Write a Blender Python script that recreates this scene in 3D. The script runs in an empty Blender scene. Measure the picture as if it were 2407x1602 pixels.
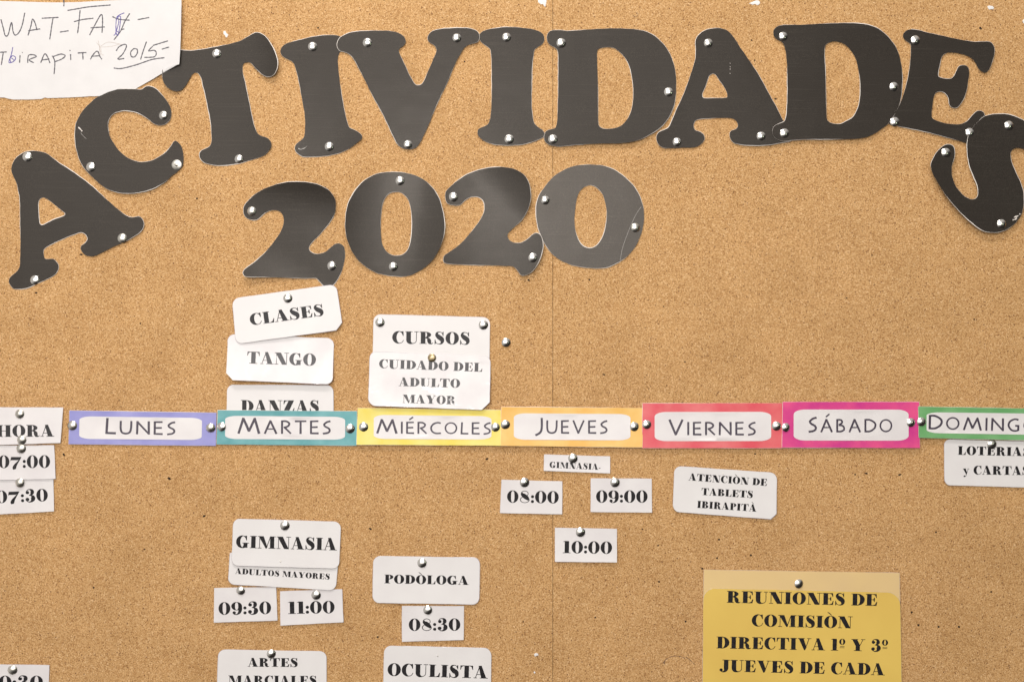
import bpy, math, random
from mathutils import Vector
from mathutils.geometry import delaunay_2d_cdt

random.seed(7)
SC = bpy.context.scene
COL = SC.collection

# ------------------------------------------------------------------ camera, world, lamps, exposure
S = 0.0005            # metres of board per photo pixel (the photo is 2407 x 1602)
CX, CY = 1203.5, 801.0
D = 1.35              # camera to board
ZC = 1.50             # height of the picture centre above the floor

cam_d = bpy.data.cameras.new('camera')
cam = bpy.data.objects.new('camera', cam_d)
COL.objects.link(cam)
cam.location = (0, -D, ZC)
cam.rotation_euler = (math.radians(90), 0, 0)
cam_d.sensor_width = 36
cam_d.lens = 36 * D / (2407 * S)
cam_d.clip_start = 0.02
cam_d.clip_end = 50
SC.camera = cam

w = bpy.data.worlds.new('World')
SC.world = w
w.use_nodes = True
bg = w.node_tree.nodes['Background']
bg.inputs[0].default_value = (1.0, 0.93, 0.88, 1)
bg.inputs[1].default_value = 0.50
# added room gradient for tack reflections: bright up and left, dark low and right
_nt = w.node_tree
_tc = _nt.nodes.new('ShaderNodeTexCoord')
_dt = _nt.nodes.new('ShaderNodeVectorMath'); _dt.operation = 'DOT_PRODUCT'
_dt.inputs[1].default_value = (-0.62, 0.0, 0.78)
_rp = _nt.nodes.new('ShaderNodeValToRGB')
_rp.color_ramp.elements[0].position = 0.30; _rp.color_ramp.elements[0].color = (0.035, 0.030, 0.027, 1)
_rp.color_ramp.elements[1].position = 0.62; _rp.color_ramp.elements[1].color = (1.0, 0.95, 0.90, 1)
_ma = _nt.nodes.new('ShaderNodeMath'); _ma.operation = 'MULTIPLY_ADD'
_ma.inputs[1].default_value = 0.5; _ma.inputs[2].default_value = 0.5
_nt.links.new(_tc.outputs['Generated'], _dt.inputs[0]); _nt.links.new(_dt.outputs['Value'], _ma.inputs[0])
_nt.links.new(_ma.outputs[0], _rp.inputs[0]); _nt.links.new(_rp.outputs[0], bg.inputs[0])

def area(name, loc, target, sx, sy, power, color):
    d = bpy.data.lights.new(name, 'AREA')
    d.shape = 'RECTANGLE'; d.size = sx; d.size_y = sy
    d.energy = power; d.color = color
    o = bpy.data.objects.new(name, d)
    COL.objects.link(o)
    o.location = loc
    o.rotation_euler = (Vector(target) - Vector(loc)).to_track_quat('-Z', 'Y').to_euler()
    return o

area('window_light', (-0.40, -2.05, ZC + 0.52), (-0.14, 0, ZC + 0.02), 2.3, 1.6, 31.5, (1.0, 0.955, 0.915))
area('room_lamp', (-0.20, -1.90, ZC + 0.42), (-0.15, 0, ZC + 0.05), 0.42, 0.26, 7, (1.0, 0.95, 0.90))
area('ceiling_lamp', (-0.35, -0.95, ZC + 1.75), (-0.1, 0, ZC), 0.9, 0.16, 21, (1.0, 0.95, 0.90))
area('side_lamp', (1.25, -1.30, ZC + 0.02), (0.5, 0, ZC), 0.10, 0.16, 0.5, (0.85, 1.0, 0.70))

SC.view_settings.view_transform = 'Standard'
SC.view_settings.look = 'None'
SC.view_settings.exposure = 0.0
SC.view_settings.gamma = 1.0

# ------------------------------------------------------------------ materials
def new_mat(name):
    m = bpy.data.materials.new(name)
    m.use_nodes = True
    nt = m.node_tree
    return m, nt, nt.nodes['Principled BSDF']

def N(nt, typ, **kw):
    n = nt.nodes.new(typ)
    for k, v in kw.items():
        setattr(n, k, v)
    return n

def pos(nt):
    return N(nt, 'ShaderNodeNewGeometry').outputs['Position']

def noise(nt, scale, detail=3.0, rough=0.55, vec=None):
    n = N(nt, 'ShaderNodeTexNoise')
    n.inputs['Scale'].default_value = scale
    n.inputs['Detail'].default_value = detail
    n.inputs['Roughness'].default_value = rough
    nt.links.new(vec if vec is not None else pos(nt), n.inputs['Vector'])
    return n

def ramp(nt, fac, stops):
    r = N(nt, 'ShaderNodeValToRGB')
    e = r.color_ramp.elements
    while len(e) > 1:
        e.remove(e[-1])
    e[0].position = stops[0][0]; e[0].color = (*stops[0][1], 1)
    for p, c in stops[1:]:
        x = e.new(p); x.color = (*c, 1)
    nt.links.new(fac, r.inputs[0])
    return r.outputs[0]

def mixc(nt, a, b, fac, mode='MIX'):
    m = N(nt, 'ShaderNodeMix', data_type='RGBA', blend_type=mode)
    for sock, v in ((m.inputs[6], a), (m.inputs[7], b)):
        if isinstance(v, tuple):
            sock.default_value = (*v, 1)
        else:
            nt.links.new(v, sock)
    if isinstance(fac, float):
        m.inputs[0].default_value = fac
    else:
        nt.links.new(fac, m.inputs[0])
    return m.outputs[2]

def bump(nt, height, strength, dist):
    b = N(nt, 'ShaderNodeBump')
    b.inputs['Strength'].default_value = strength
    b.inputs['Distance'].default_value = dist
    nt.links.new(height, b.inputs['Height'])
    return b.outputs['Normal']

def cork_material():
    m, nt, p = new_mat('cork')
    v = N(nt, 'ShaderNodeTexVoronoi'); v.inputs['Scale'].default_value = 800
    nt.links.new(pos(nt), v.inputs['Vector'])
    sep = N(nt, 'ShaderNodeSeparateColor'); nt.links.new(v.outputs['Color'], sep.inputs[0])
    base = ramp(nt, sep.outputs[0], [(0.0, (0.37, 0.195, 0.075)), (0.18, (0.515, 0.288, 0.116)),
                                     (0.6, (0.590, 0.352, 0.152)), (0.90, (0.655, 0.405, 0.188)), (1.0, (0.75, 0.50, 0.265))])
    n1 = noise(nt, 820, 2, 0.62)
    f1 = ramp(nt, n1.outputs[0], [(0.33, (0.46, 0.37, 0.29)), (0.50, (0.98, 0.98, 0.98)), (0.7, (1.16, 1.17, 1.2))])
    c = mixc(nt, base, f1, 0.85, 'MULTIPLY')
    # dark bark flecks
    v2 = N(nt, 'ShaderNodeTexVoronoi'); v2.inputs['Scale'].default_value = 210
    v2.inputs['Randomness'].default_value = 1.0
    nt.links.new(pos(nt), v2.inputs['Vector'])
    d = ramp(nt, v2.outputs['Distance'], [(0.0, (1, 1, 1)), (0.13, (1, 1, 1)), (0.20, (0, 0, 0))])
    s2 = N(nt, 'ShaderNodeSeparateColor'); nt.links.new(v2.outputs['Color'], s2.inputs[0])
    g = ramp(nt, s2.outputs[1], [(0.87, (0, 0, 0)), (0.90, (1, 1, 1))])
    k = mixc(nt, d, g, 1.0, 'MULTIPLY')
    c = mixc(nt, c, (0.20, 0.10, 0.045), k)
    # slow tone drift and old grime in the sheet itself
    n2 = noise(nt, 14, 4, 0.6)
    f2 = ramp(nt, n2.outputs[0], [(0.30, (0.90, 0.885, 0.86)), (0.5, (1, 1, 1)), (0.72, (1.06, 1.06, 1.06))])
    c = mixc(nt, c, f2, 0.9, 'MULTIPLY')
    n4 = noise(nt, 70, 3, 0.6)
    f4 = ramp(nt, n4.outputs[0], [(0.28, (0.955, 0.95, 0.94)), (0.5, (1, 1, 1)), (0.72, (1.035, 1.035, 1.035))])
    c = mixc(nt, c, f4, 0.9, 'MULTIPLY')
    nt.links.new(c, p.inputs['Base Color'])
    p.inputs['Roughness'].default_value = 0.85
    p.inputs['Specular IOR Level'].default_value = 0.2
    n3 = noise(nt, 650, 3, 0.65)
    nt.links.new(bump(nt, n3.outputs[0], 0.55, 0.0008), p.inputs['Normal'])
    return m

def coated(name, color, rough=0.6, coat=0.5, coat_rough=0.12, wob=0.0009, wscale=26, mottling=None, spec=0.3, wstr=0.5):
    """paper or print under a clear film"""
    m, nt, p = new_mat(name)
    col = None
    if mottling:
        sc, c2, amt = mottling
        n = noise(nt, sc, 3, 0.5)
        f = ramp(nt, n.outputs[0], [(0.35, (0, 0, 0)), (0.65, (amt, amt, amt))])
        col = mixc(nt, color, c2, f)
        nt.links.new(col, p.inputs['Base Color'])
    else:
        p.inputs['Base Color'].default_value = (*color, 1)
    p.inputs['Roughness'].default_value = rough
    p.inputs['Specular IOR Level'].default_value = spec
    p.inputs['Coat Weight'].default_value = coat
    p.inputs['Coat Roughness'].default_value = coat_rough
    nb = noise(nt, wscale, 3, 0.5)
    nt.links.new(bump(nt, nb.outputs[0], wstr, wob), p.inputs['Coat Normal'])
    return m

def letter_material(name='black_laminated_paper', gain=1.0, rough=0.27, spec=0.19):
    m, nt, p = new_mat(name)
    mp = N(nt, 'ShaderNodeMapping'); mp.inputs['Scale'].default_value = (14, 1, 700)
    nt.links.new(pos(nt), mp.inputs['Vector'])
    st = noise(nt, 1.0, 2, 0.5, mp.outputs[0])
    sp = noise(nt, 1500, 2, 0.6)
    a = ramp(nt, st.outputs[0], [(0.56, (0.034 * gain, 0.029 * gain, 0.0245 * gain)), (0.72, (0.044 * gain, 0.038 * gain, 0.032 * gain))])
    b = ramp(nt, sp.outputs[0], [(0.3, (0.75, 0.75, 0.75)), (0.55, (1.0, 1.0, 1.0)), (0.72, (1.7, 1.65, 1.55))])
    c = mixc(nt, a, b, 1.0, 'MULTIPLY')
    nt.links.new(c, p.inputs['Base Color'])
    p.inputs['Roughness'].default_value = rough
    p.inputs['Specular IOR Level'].default_value = spec
    n2 = noise(nt, 500, 2, 0.6)
    nw = noise(nt, 16, 2, 0.5)
    n1 = bump(nt, n2.outputs[0], 0.12, 0.0004)
    b2 = N(nt, 'ShaderNodeBump'); b2.inputs['Strength'].default_value = 0.5; b2.inputs['Distance'].default_value = 0.0016
    nt.links.new(nw.outputs[0], b2.inputs['Height']); nt.links.new(n1, b2.inputs['Normal'])
    nt.links.new(b2.outputs[0], p.inputs['Normal'])
    p.inputs['Specular Tint'].default_value = (1.0, 0.95, 0.89, 1)
    return m

def plain(name, color, rough=0.7, metal=0.0, spec=0.4):
    m, nt, p = new_mat(name)
    p.inputs['Base Color'].default_value = (*color, 1)
    p.inputs['Roughness'].default_value = rough
    p.inputs['Metallic'].default_value = metal
    p.inputs['Specular IOR Level'].default_value = spec
    return m

def tack_material(name, c1, c2, rough):
    m, nt, p = new_mat(name)
    n = noise(nt, 300, 3, 0.6)
    nt.links.new(ramp(nt, n.outputs[0], [(0.35, c2), (0.6, c1)]), p.inputs['Base Color'])
    p.inputs['Metallic'].default_value = 1.0
    p.inputs['Roughness'].default_value = rough
    nt.links.new(bump(nt, noise(nt, 160, 1).outputs[0], 0.12, 0.0006), p.inputs['Normal'])
    return m

def white_paper():
    m, nt, p = new_mat('white_writing_paper')
    n = noise(nt, 40, 3)
    nt.links.new(ramp(nt, n.outputs[0], [(0.3, (0.67, 0.655, 0.65)), (0.7, (0.71, 0.695, 0.69))]), p.inputs['Base Color'])
    p.inputs['Roughness'].default_value = 0.75
    nt.links.new(bump(nt, noise(nt, 14, 2).outputs[0], 0.3, 0.0012), p.inputs['Normal'])
    return m

M = {}
M['cork'] = cork_material()
M['letter'] = letter_material()
M['letter_grey'] = letter_material('grey_laminated_paper', 1.6, 0.34, 0.40)  # paler base and higher specular than the other letters
M['rim'] = plain('cut_paper_edge', (0.74, 0.68, 0.62), 0.5)
M['card'] = coated('laminated_white_card', (0.74, 0.715, 0.708), mottling=(30, (0.77, 0.75, 0.74), 0.9))
M['card_flat'] = coated('white_card_print', (0.765, 0.738, 0.732), coat_rough=0.16, wob=0.0006, mottling=(30, (0.70, 0.665, 0.67), 0.8))
M['card_gloss'] = coated('glossy_laminated_card', (0.70, 0.67, 0.675), coat=1.0, coat_rough=0.10, wob=0.0022, wscale=34, wstr=0.7, mottling=(30, (0.80, 0.775, 0.77), 0.9))
M['ink_gloss'] = coated('glossy_black_print', (0.018, 0.016, 0.02), coat=1.0, coat_rough=0.10, wob=0.0022, wscale=34, wstr=0.7)
M['film_edge'] = plain('shaded_film_edge', (0.46, 0.42, 0.45), 0.25, 0, 0.6)  # film edge greyed to stand in for the shadow line round cards
M['ink'] = coated('black_print', (0.010, 0.009, 0.011), coat=0.35, spec=0.15, mottling=(400, (0.026, 0.024, 0.026), 0.8), coat_rough=0.12)
M['ink_day'] = coated('dark_grey_print', (0.050, 0.040, 0.060), coat=0.4, spec=0.2, mottling=(300, (0.085, 0.07, 0.095), 0.8), coat_rough=0.14)
M['note'] = white_paper()
M['pencil'] = plain('pencil_graphite', (0.095, 0.09, 0.105), 0.5)
M['pencil_faint'] = plain('faint_brown_pencil', (0.50, 0.43, 0.38), 0.6)
M['blue_ink'] = plain('blue_ballpoint_ink', (0.09, 0.07, 0.30), 0.4)
M['cream'] = coated('cream_card', (0.76, 0.55, 0.25), coat=0.5, coat_rough=0.3, mottling=(12, (0.70, 0.50, 0.25), 0.8))
M['yellow'] = coated('yellow_card', (0.76, 0.53, 0.12), coat=0.5, coat_rough=0.28, mottling=(10, (0.69, 0.46, 0.10), 0.8))
M['steel'] = tack_material('nickel_plated_steel', (0.90, 0.88, 0.84), (0.84, 0.81, 0.76), 0.23)
M['brass'] = tack_material('worn_brass', (0.62, 0.50, 0.30), (0.20, 0.15, 0.09), 0.38)
M['satin'] = tack_material('satin_steel', (0.80, 0.78, 0.72), (0.70, 0.67, 0.60), 0.32)
M['hole'] = plain('dark_hole', (0.045, 0.028, 0.018), 0.95, 0, 0.1)
M['scuff'] = plain('dark_scuff', (0.20, 0.12, 0.07), 0.95, 0, 0.1)
M['scrap'] = plain('torn_white_paper', (0.80, 0.78, 0.76), 0.8)
M['backing'] = plain('backing_fibreboard', (0.28, 0.18, 0.10), 0.9)
M['crease'] = plain('film_crease', (0.35, 0.33, 0.30), 0.3, 0, 0.8)
for nm, c1, c2 in (('lilac', (0.245, 0.245, 0.56), (0.33, 0.325, 0.64)), ('teal', (0.075, 0.30, 0.32), (0.17, 0.43, 0.45)),
                   ('lemon', (0.78, 0.62, 0.075), (0.80, 0.70, 0.20)), ('orange', (0.80, 0.44, 0.085), (0.84, 0.55, 0.17)),
                   ('coral', (0.70, 0.075, 0.105), (0.74, 0.17, 0.17)), ('magenta', (0.58, 0.035, 0.24), (0.80, 0.095, 0.25)),
                   ('green', (0.13, 0.36, 0.13), (0.19, 0.43, 0.18))):
    M[nm] = coated('printed_' + nm, c1, mottling=(34, c2, 0.9), coat_rough=0.14, wob=0.0008)

# ------------------------------------------------------------------ helpers
def P(px, py, h_mm):
    """photo pixel on the board + millimetres in front of it -> world point"""
    h = h_mm * 0.001
    k = 1 - h / D
    return Vector(((px - CX) * S * k, -h, (CY - py) * S * k + ZC))

def obj(name, verts, faces, mat, parent=None, origin=Vector((0, 0, 0)), smooth=False):
    me = bpy.data.meshes.new(name)
    me.from_pydata([tuple(v - origin) for v in verts], [], faces)
    me.materials.append(mat)
    if smooth:
        me.polygons.foreach_set('use_smooth', [True] * len(me.polygons))
    me.update()
    o = bpy.data.objects.new(name, me)
    COL.objects.link(o)
    if parent is not None:
        o.parent = parent
    else:
        o.location = origin
    return o

def thing(name, label, cat, loc, group=None):
    o = bpy.data.objects.new(name, None)
    o.empty_display_size = 0.02
    COL.objects.link(o)
    o.location = loc
    o['label'] = label; o['category'] = cat
    if group:
        o['group'] = group
    return o

def wob(i, seed):
    return 0.5 * math.sin(i * 0.9 + seed * 2.1) + 0.3 * math.sin(i * 0.37 + seed * 5.3) + 0.2 * math.sin(i * 2.3 + seed)

def catmull(pts, closed=True, step=3.0):
    n = len(pts); out = []
    rng = range(n) if closed else range(n - 1)
    for i in rng:
        if closed:
            p0, p1, p2, p3 = pts[i - 1], pts[i], pts[(i + 1) % n], pts[(i + 2) % n]
        else:
            p0 = pts[max(i - 1, 0)]; p1 = pts[i]; p2 = pts[i + 1]; p3 = pts[min(i + 2, n - 1)]
        L = math.hypot(p2[0] - p1[0], p2[1] - p1[1])
        k = max(1, int(round(L / step)))
        for j in range(k):
            t = j / k; t2 = t * t; t3 = t2 * t
            out.append(tuple(0.5 * ((2 * p1[d]) + (-p0[d] + p2[d]) * t + (2 * p0[d] - 5 * p1[d] + 4 * p2[d] - p3[d]) * t2
                                    + (-p0[d] + 3 * p1[d] - 3 * p2[d] + p3[d]) * t3) for d in range(len(p1))))
    if not closed:
        out.append(tuple(pts[-1]))
    return out

def inside(x, y, poly):
    c = False
    j = len(poly) - 1
    for i in range(len(poly)):
        xi, yi = poly[i]; xj, yj = poly[j]
        if (yi > y) != (yj > y) and x < (xj - xi) * (y - yi) / (yj - yi) + xi:
            c = not c
        j = i
    return c

def area2(poly):
    return sum(poly[i - 1][0] * poly[i][1] - poly[i][0] * poly[i - 1][1] for i in range(len(poly)))

def triangulate(comps, grid=None):
    """union of components (outer, [holes]) -> 2D points, triangles"""
    vs = []; es = []
    for outer, holes in comps:
        for loop in [outer] + list(holes):
            b = len(vs); n = len(loop)
            vs += [Vector(p) for p in loop]
            es += [(b + i, b + (i + 1) % n) for i in range(n)]
    if grid:
        outer, holes = comps[0]
        xs = [p[0] for p in outer]; ys = [p[1] for p in outer]
        y = min(ys) + grid * 0.5
        row = 0
        while y < max(ys):
            x = min(xs) + grid * (0.5 if row % 2 else 0.25)
            while x < max(xs):
                if inside(x, y, outer) and not any(inside(x, y, h) for h in holes):
                    vs.append(Vector((x, y)))
                x += grid
            y += grid; row += 1
    r = delaunay_2d_cdt(vs, es, [], 0, 1e-5)
    V, F = r[0], r[2]
    keep = []
    for f in F:
        cx = sum(V[i].x for i in f) / 3; cy = sum(V[i].y for i in f) / 3
        for outer, holes in comps:
            if inside(cx, cy, outer) and not any(inside(cx, cy, h) for h in holes):
                keep.append(tuple(f)); break
    used = sorted({i for f in keep for i in f}); mp = {o: i for i, o in enumerate(used)}
    return [(V[i].x, V[i].y) for i in used], [tuple(mp[i] for i in f) for f in keep]

def sheet(parent, origin, name, rim_name, outer, holes, hf, mat, rim_mat, grid=8, th=0.25, rw=(0.5, 0.5), seed=1.0):
    """a cut sheet following the height field hf (mm), its thickness, and the pale cut edge round it"""
    pts, tris = triangulate([(outer, holes)], grid)
    top = [P(x, y, hf(x, y)) for x, y in pts]
    bot = [P(x, y, hf(x, y) - th) for x, y in pts]
    n = len(pts)
    F = []
    for a, b, c in tris:
        pa, pb, pc = pts[a], pts[b], pts[c]
        if (pb[0] - pa[0]) * (pc[1] - pa[1]) - (pb[1] - pa[1]) * (pc[0] - pa[0]) > 0:
            a, b, c = a, c, b
        F.append((a, b, c)); F.append((a + n, c + n, b + n))
    o = obj(name, top + bot, F, mat, parent, origin, smooth=True)
    RV = []; RF = []
    for loop in [outer] + list(holes):
        sgn = 1 if area2(loop) > 0 else -1
        if loop is not outer:
            sgn = -sgn
        m = len(loop); b = len(RV)
        for i in range(m):
            x0, y0 = loop[i - 1]; x1, y1 = loop[(i + 1) % m]
            dx, dy = x1 - x0, y1 - y0; L = math.hypot(dx, dy) or 1
            nx, ny = dy / L * sgn, -dx / L * sgn
            x, y = loop[i]
            ww = max(0.15, rw[0] * 0.75 + rw[1] * 1.5 * wob(i * 0.12 + 3, seed) + 0.15 * wob(i * 1.1, seed))
            h = hf(x, y)
            RV.append(P(x, y, h - 0.01))
            RV.append(P(x + nx * ww, y + ny * ww, h - th * 0.6))
            RV.append(P(x + nx * ww * 0.8, y + ny * ww * 0.8, h - th - 0.02))
        for i in range(m):
            a = b + i * 3; c = b + ((i + 1) % m) * 3
            RF.append((a, c, c + 1, a + 1)); RF.append((a + 1, c + 1, c + 2, a + 2))
    obj(rim_name, RV, RF, rim_mat, parent, origin)
    return o

# ------------------------------------------------------------------ the fat serif face of the cards
def R_(x0, y0, x1, y1):
    return ([(x0, y0), (x1, y0), (x1, y1), (x0, y1)], [])
def Q(*p):
    return (list(p), [])
def ell(cx, cy, rx, ry, n=28, e=1.0, a0=0, a1=360):
    o = []
    full = abs(a1 - a0) >= 360
    for i in range(n if full else n + 1):
        a = math.radians(a0 + (a1 - a0) * i / n)
        c, s = math.cos(a), math.sin(a)
        o.append((cx + rx * math.copysign(abs(c) ** e, c), cy + ry * math.copysign(abs(s) ** e, s)))
    return o
def ring(cx, cy, rx, ry, hx, hy, hr, hs, e=1.0):
    return (ell(cx, cy, rx, ry), [ell(hx, hy, hr, hs, e=e)])
def band(cx, cy, rx, ry, hx, hy, hr, hs, a0, a1):
    return (ell(cx, cy, rx, ry, 22, 1, a0, a1) + ell(hx, hy, hr, hs, 22, 1, a1, a0), [])
def vst(pts, step=0.07):
    """stroke of changing width"""
    c = catmull(pts, False, step)
    out = []
    nrm = []
    for i in range(len(c)):
        a = c[max(i - 1, 0)]; b = c[min(i + 1, len(c) - 1)]
        dx, dy = b[0] - a[0], b[1] - a[1]; L = math.hypot(dx, dy) or 1
        nrm.append((-dy / L, dx / L))
    for i in range(len(c) - 1):
        (x0, y0, w0), (x1, y1, w1) = c[i], c[i + 1]
        n0, n1 = nrm[i], nrm[i + 1]
        h0 = max(w0, .02) / 2; h1 = max(w1, .02) / 2
        out.append(([(x0 + n0[0] * h0, y0 + n0[1] * h0), (x0 - n0[0] * h0, y0 - n0[1] * h0),
                     (x1 - n1[0] * h1, y1 - n1[1] * h1), (x1 + n1[0] * h1, y1 + n1[1] * h1)], []))
    return out

H = 0.05
def bowl(x, cy, rx, ry, hr):
    return (ell(x, cy, rx, ry, 20, 1, -90, 90) , [ell(x - .01, cy, hr, ry - H, 20, 0.85, -90, 90)])
GRAVE = [Q((.22, 1.34), (.38, 1.31), (.62, 1.07), (.56, 1.05))]
def glyphs():
    G = {}
    G['I'] = ([R_(.10, 0, .46, 1), R_(0, 0, .56, H), R_(0, 1 - H, .56, 1)], .56)
    G['L'] = ([R_(.10, 0, .46, 1), R_(0, 0, .84, H), R_(0, 1 - H, .56, 1), Q((.84, 0), (.88, .36), (.83, .36), (.72, .12), (.55, .04), (.5, 0))], .88)
    G['E'] = ([R_(.10, 0, .46, 1), R_(0, 0, .84, H), R_(0, 1 - H, .84, 1), Q((.84, 0), (.90, .34), (.84, .34), (.74, .12), (.55, .04), (.5, 0)),
               Q((.84, 1), (.86, .68), (.81, .68), (.74, .88), (.58, .96), (.5, 1)), R_(.44, .49, .68, .54), Q((.66, .34), (.71, .34), (.71, .68), (.66, .68), (.58, .52))], .92)
    G['D'] = ([R_(.10, 0, .46, 1), R_(0, 0, .5, H), R_(0, 1 - H, .5, 1), bowl(.44, .5, .60, .5, .24)], 1.04)
    G['P'] = ([R_(.10, 0, .46, 1), R_(0, 0, .58, H), R_(0, 1 - H, .5, 1), bowl(.44, .73, .46, .27, .15)], .90)
    G['B'] = ([R_(.10, 0, .46, 1), R_(0, 0, .5, H), R_(0, 1 - H, .5, 1), bowl(.44, .755, .44, .245, .13), bowl(.44, .26, .52, .26, .17)], .98)
    G['R'] = ([R_(.10, 0, .46, 1), R_(0, 0, .56, H), R_(0, 1 - H, .5, 1), bowl(.44, .75, .46, .25, .15)]
              + vst([(.46, .5, .05), (.64, .46, .16), (.74, .30, .30), (.80, .10, .26), (.95, .02, .08), (1.06, .10, .05)]), 1.08)
    C_ = [band(.5, .5, .5, .52, .60, .5, .26, .47, 58, 302), Q((.82, 1.0), (.87, 1.0), (.88, .62), (.83, .62), (.74, .84), (.60, .96))]
    C_ += vst([(.62, .02, .05), (.78, .10, .05), (.88, .28, .05)])
    G['C'] = (C_, .92)
    G['G'] = ([band(.5, .5, .5, .52, .60, .5, .26, .47, 58, 300), Q((.82, 1.0), (.87, 1.0), (.88, .62), (.83, .62), (.74, .84), (.60, .96)),
               R_(.60, .02, .93, .42), R_(.50, .38, 1.05, .43), Q((.5, .0), (.62, -.02), (.93, .10), (.93, .2), (.6, .2))], 1.05)
    G['O'] = ([ring(.52, .5, .52, .525, .52, .5, .165, .475, .85)], 1.04)
    G['0'] = ([ring(.45, .5, .45, .52, .45, .5, .135, .475, .8)], .90)
    G['S'] = (vst([(.66, .74, .03), (.58, .93, .05), (.40, .995, .06), (.22, .93, .14), (.19, .76, .27), (.36, .57, .37), (.56, .42, .37), (.62, .22, .28),
                   (.54, .06, .15), (.36, .005, .06), (.16, .08, .05), (.08, .28, .04)])
              + [Q((.66, 1.02), (.71, 1.02), (.71, .66), (.66, .68), (.60, .85)), Q((.03, -.02), (.08, -.02), (.14, .14), (.08, .36), (.03, .36))], .80)
    G['T'] = ([R_(.33, 0, .69, 1), R_(.18, 0, .84, H), R_(.02, 1 - H, 1.0, 1), Q((.02, 1), (.0, .66), (.05, .66), (.12, .88), (.28, .96), (.33, 1)),
               Q((1.0, 1), (1.02, .66), (.97, .66), (.90, .88), (.74, .96), (.69, 1))], 1.02)
    G['U'] = ([R_(.10, .3, .46, 1), R_(0, 1 - H, .58, 1), R_(.72, 1 - H, 1.06, 1), R_(.865, .3, .915, 1)]
              + vst([(.28, .36, .36), (.30, .2, .35), (.40, .07, .24), (.58, .01, .08), (.76, .06, .05), (.87, .18, .05), (.89, .34, .05)]), 1.06)
    G['V'] = ([Q((.06, 1), (.46, 1), (.72, .22), (.58, -.02), (.52, -.02)), Q((.56, .0), (.62, .0), (.95, 1), (.89, 1)), R_(0, 1 - H, .56, 1), R_(.76, 1 - H, 1.10, 1)], 1.08)
    G['Y'] = ([Q((.06, 1), (.46, 1), (.74, .46), (.70, .38), (.36, .42)), R_(.36, 0, .71, .45), Q((.66, .42), (.70, .40), (1.0, 1), (.94, 1)),
               R_(0, 1 - H, .56, 1), R_(.80, 1 - H, 1.14, 1), R_(.22, 0, .86, H)], 1.12)
    G['A'] = ([Q((.34, 1.0), (.58, 1.02), (.98, 0), (.57, 0)), Q((.08, 0), (.13, 0), (.47, .96), (.40, .96)), R_(.20, .28, .62, .33),
               R_(-.03, 0, .24, H), R_(.46, 0, 1.08, H)], 1.06)
    G['À'] = (G['A'][0] + [Q(*[(x + .05, y) for x, y in GRAVE[0][0]])], 1.06)
    G['N'] = ([R_(.13, 0, .18, 1), Q((.06, 1), (.50, 1), (1.0, -.01), (.62, .0)), R_(.95, 0, 1.0, 1), R_(0, 0, .32, H), R_(0, 1 - H, .4, 1), R_(.78, 1 - H, 1.16, 1)], 1.12)
    G['M'] = ([R_(.13, 0, .18, 1), Q((.06, 1), (.48, 1), (.80, .08), (.70, .0), (.66, .0)), Q((.68, 0), (.74, 0), (1.06, 1), (1.0, 1)), R_(1.0, 0, 1.34, 1),
               R_(0, 0, .32, H), R_(0, 1 - H, .4, 1), R_(.88, 0, 1.46, H), R_(1.0, 1 - H, 1.46, 1)], 1.46)
    G['Z'] = ([Q((.48, 1), (.92, 1), (.46, 0), (.02, 0)), R_(.08, 1 - H, .9, 1), R_(.02, 0, .9, H), Q((.08, 1), (.06, .68), (.11, .68), (.2, .88), (.36, .96), (.5, 1)),
               Q((.9, 0), (.96, .36), (.9, .36), (.8, .14), (.6, .04), (.5, 0))], .98)
    G['J'] = ([R_(.36, .25, .72, 1), R_(.24, 1 - H, .84, 1), (ell(.15, .13, .13, .13, 16), [])]
              + vst([(.54, .32, .36), (.52, .16, .32), (.42, .02, .18), (.26, -.03, .07), (.12, .04, .06)]), .82)
    G['Ò'] = (G['O'][0] + GRAVE, 1.04)
    G['H'] = ([R_(.10, 0, .46, 1), R_(0, 0, .56, H), R_(0, 1 - H, .56, 1), R_(.44, .48, .80, .53), R_(.76, 0, 1.12, 1), R_(.66, 0, 1.22, H), R_(.66, 1 - H, 1.22, 1)], 1.22)
    G['-'] = ([R_(0, .22, .28, .34)], .28)
    G[':'] = ([(ell(.13, .12, .125, .125, 16), []), (ell(.13, .52, .125, .125, 16), [])], .26)
    G['1'] = ([R_(.14, 0, .48, 1), Q((-.02, .93), (.14, 1.0), (.2, 1), (.2, .93)), R_(0, 0, .60, H)], .60)
    G['3'] = ([(ell(.20, .76, .14, .13, 16), []), (ell(.18, .20, .15, .14, 16), [])]
              + vst([(.10, .82, .05), (.22, .97, .06), (.40, 1.0, .09), (.56, .90, .24), (.57, .72, .28), (.46, .57, .12), (.32, .53, .05)])
              + vst([(.32, .53, .05), (.50, .51, .10), (.62, .38, .30), (.62, .20, .33), (.50, .04, .16), (.30, -.01, .07), (.08, .12, .05)]), .82)
    G['7'] = ([Q((.06, .88), (.90, .88), (.86, .78), (.60, .62), (.05, .62), (.02, .55), (.0, .55))] +
              vst([(.86, .84, .05), (.62, .50, .12), (.40, .20, .24), (.32, .0, .30), (.33, -.12, .20)]), .92)
    G['8'] = ([ring(.42, .76, .30, .25, .42, .76, .25, .20), ring(.43, .26, .38, .27, .43, .26, .32, .22)]
              + vst([(.20, .86, .08), (.22, .72, .24), (.42, .55, .36), (.62, .38, .30), (.72, .22, .12)]), .84)
    G['9'] = ([ring(.41, .67, .41, .34, .41, .67, .125, .30, .85), (ell(.22, .14, .13, .12, 16), [])]
              + vst([(.68, .66, .27), (.68, .38, .28), (.60, .14, .20), (.42, .0, .08), (.26, .0, .06), (.12, .1, .05)]), .84)
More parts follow.
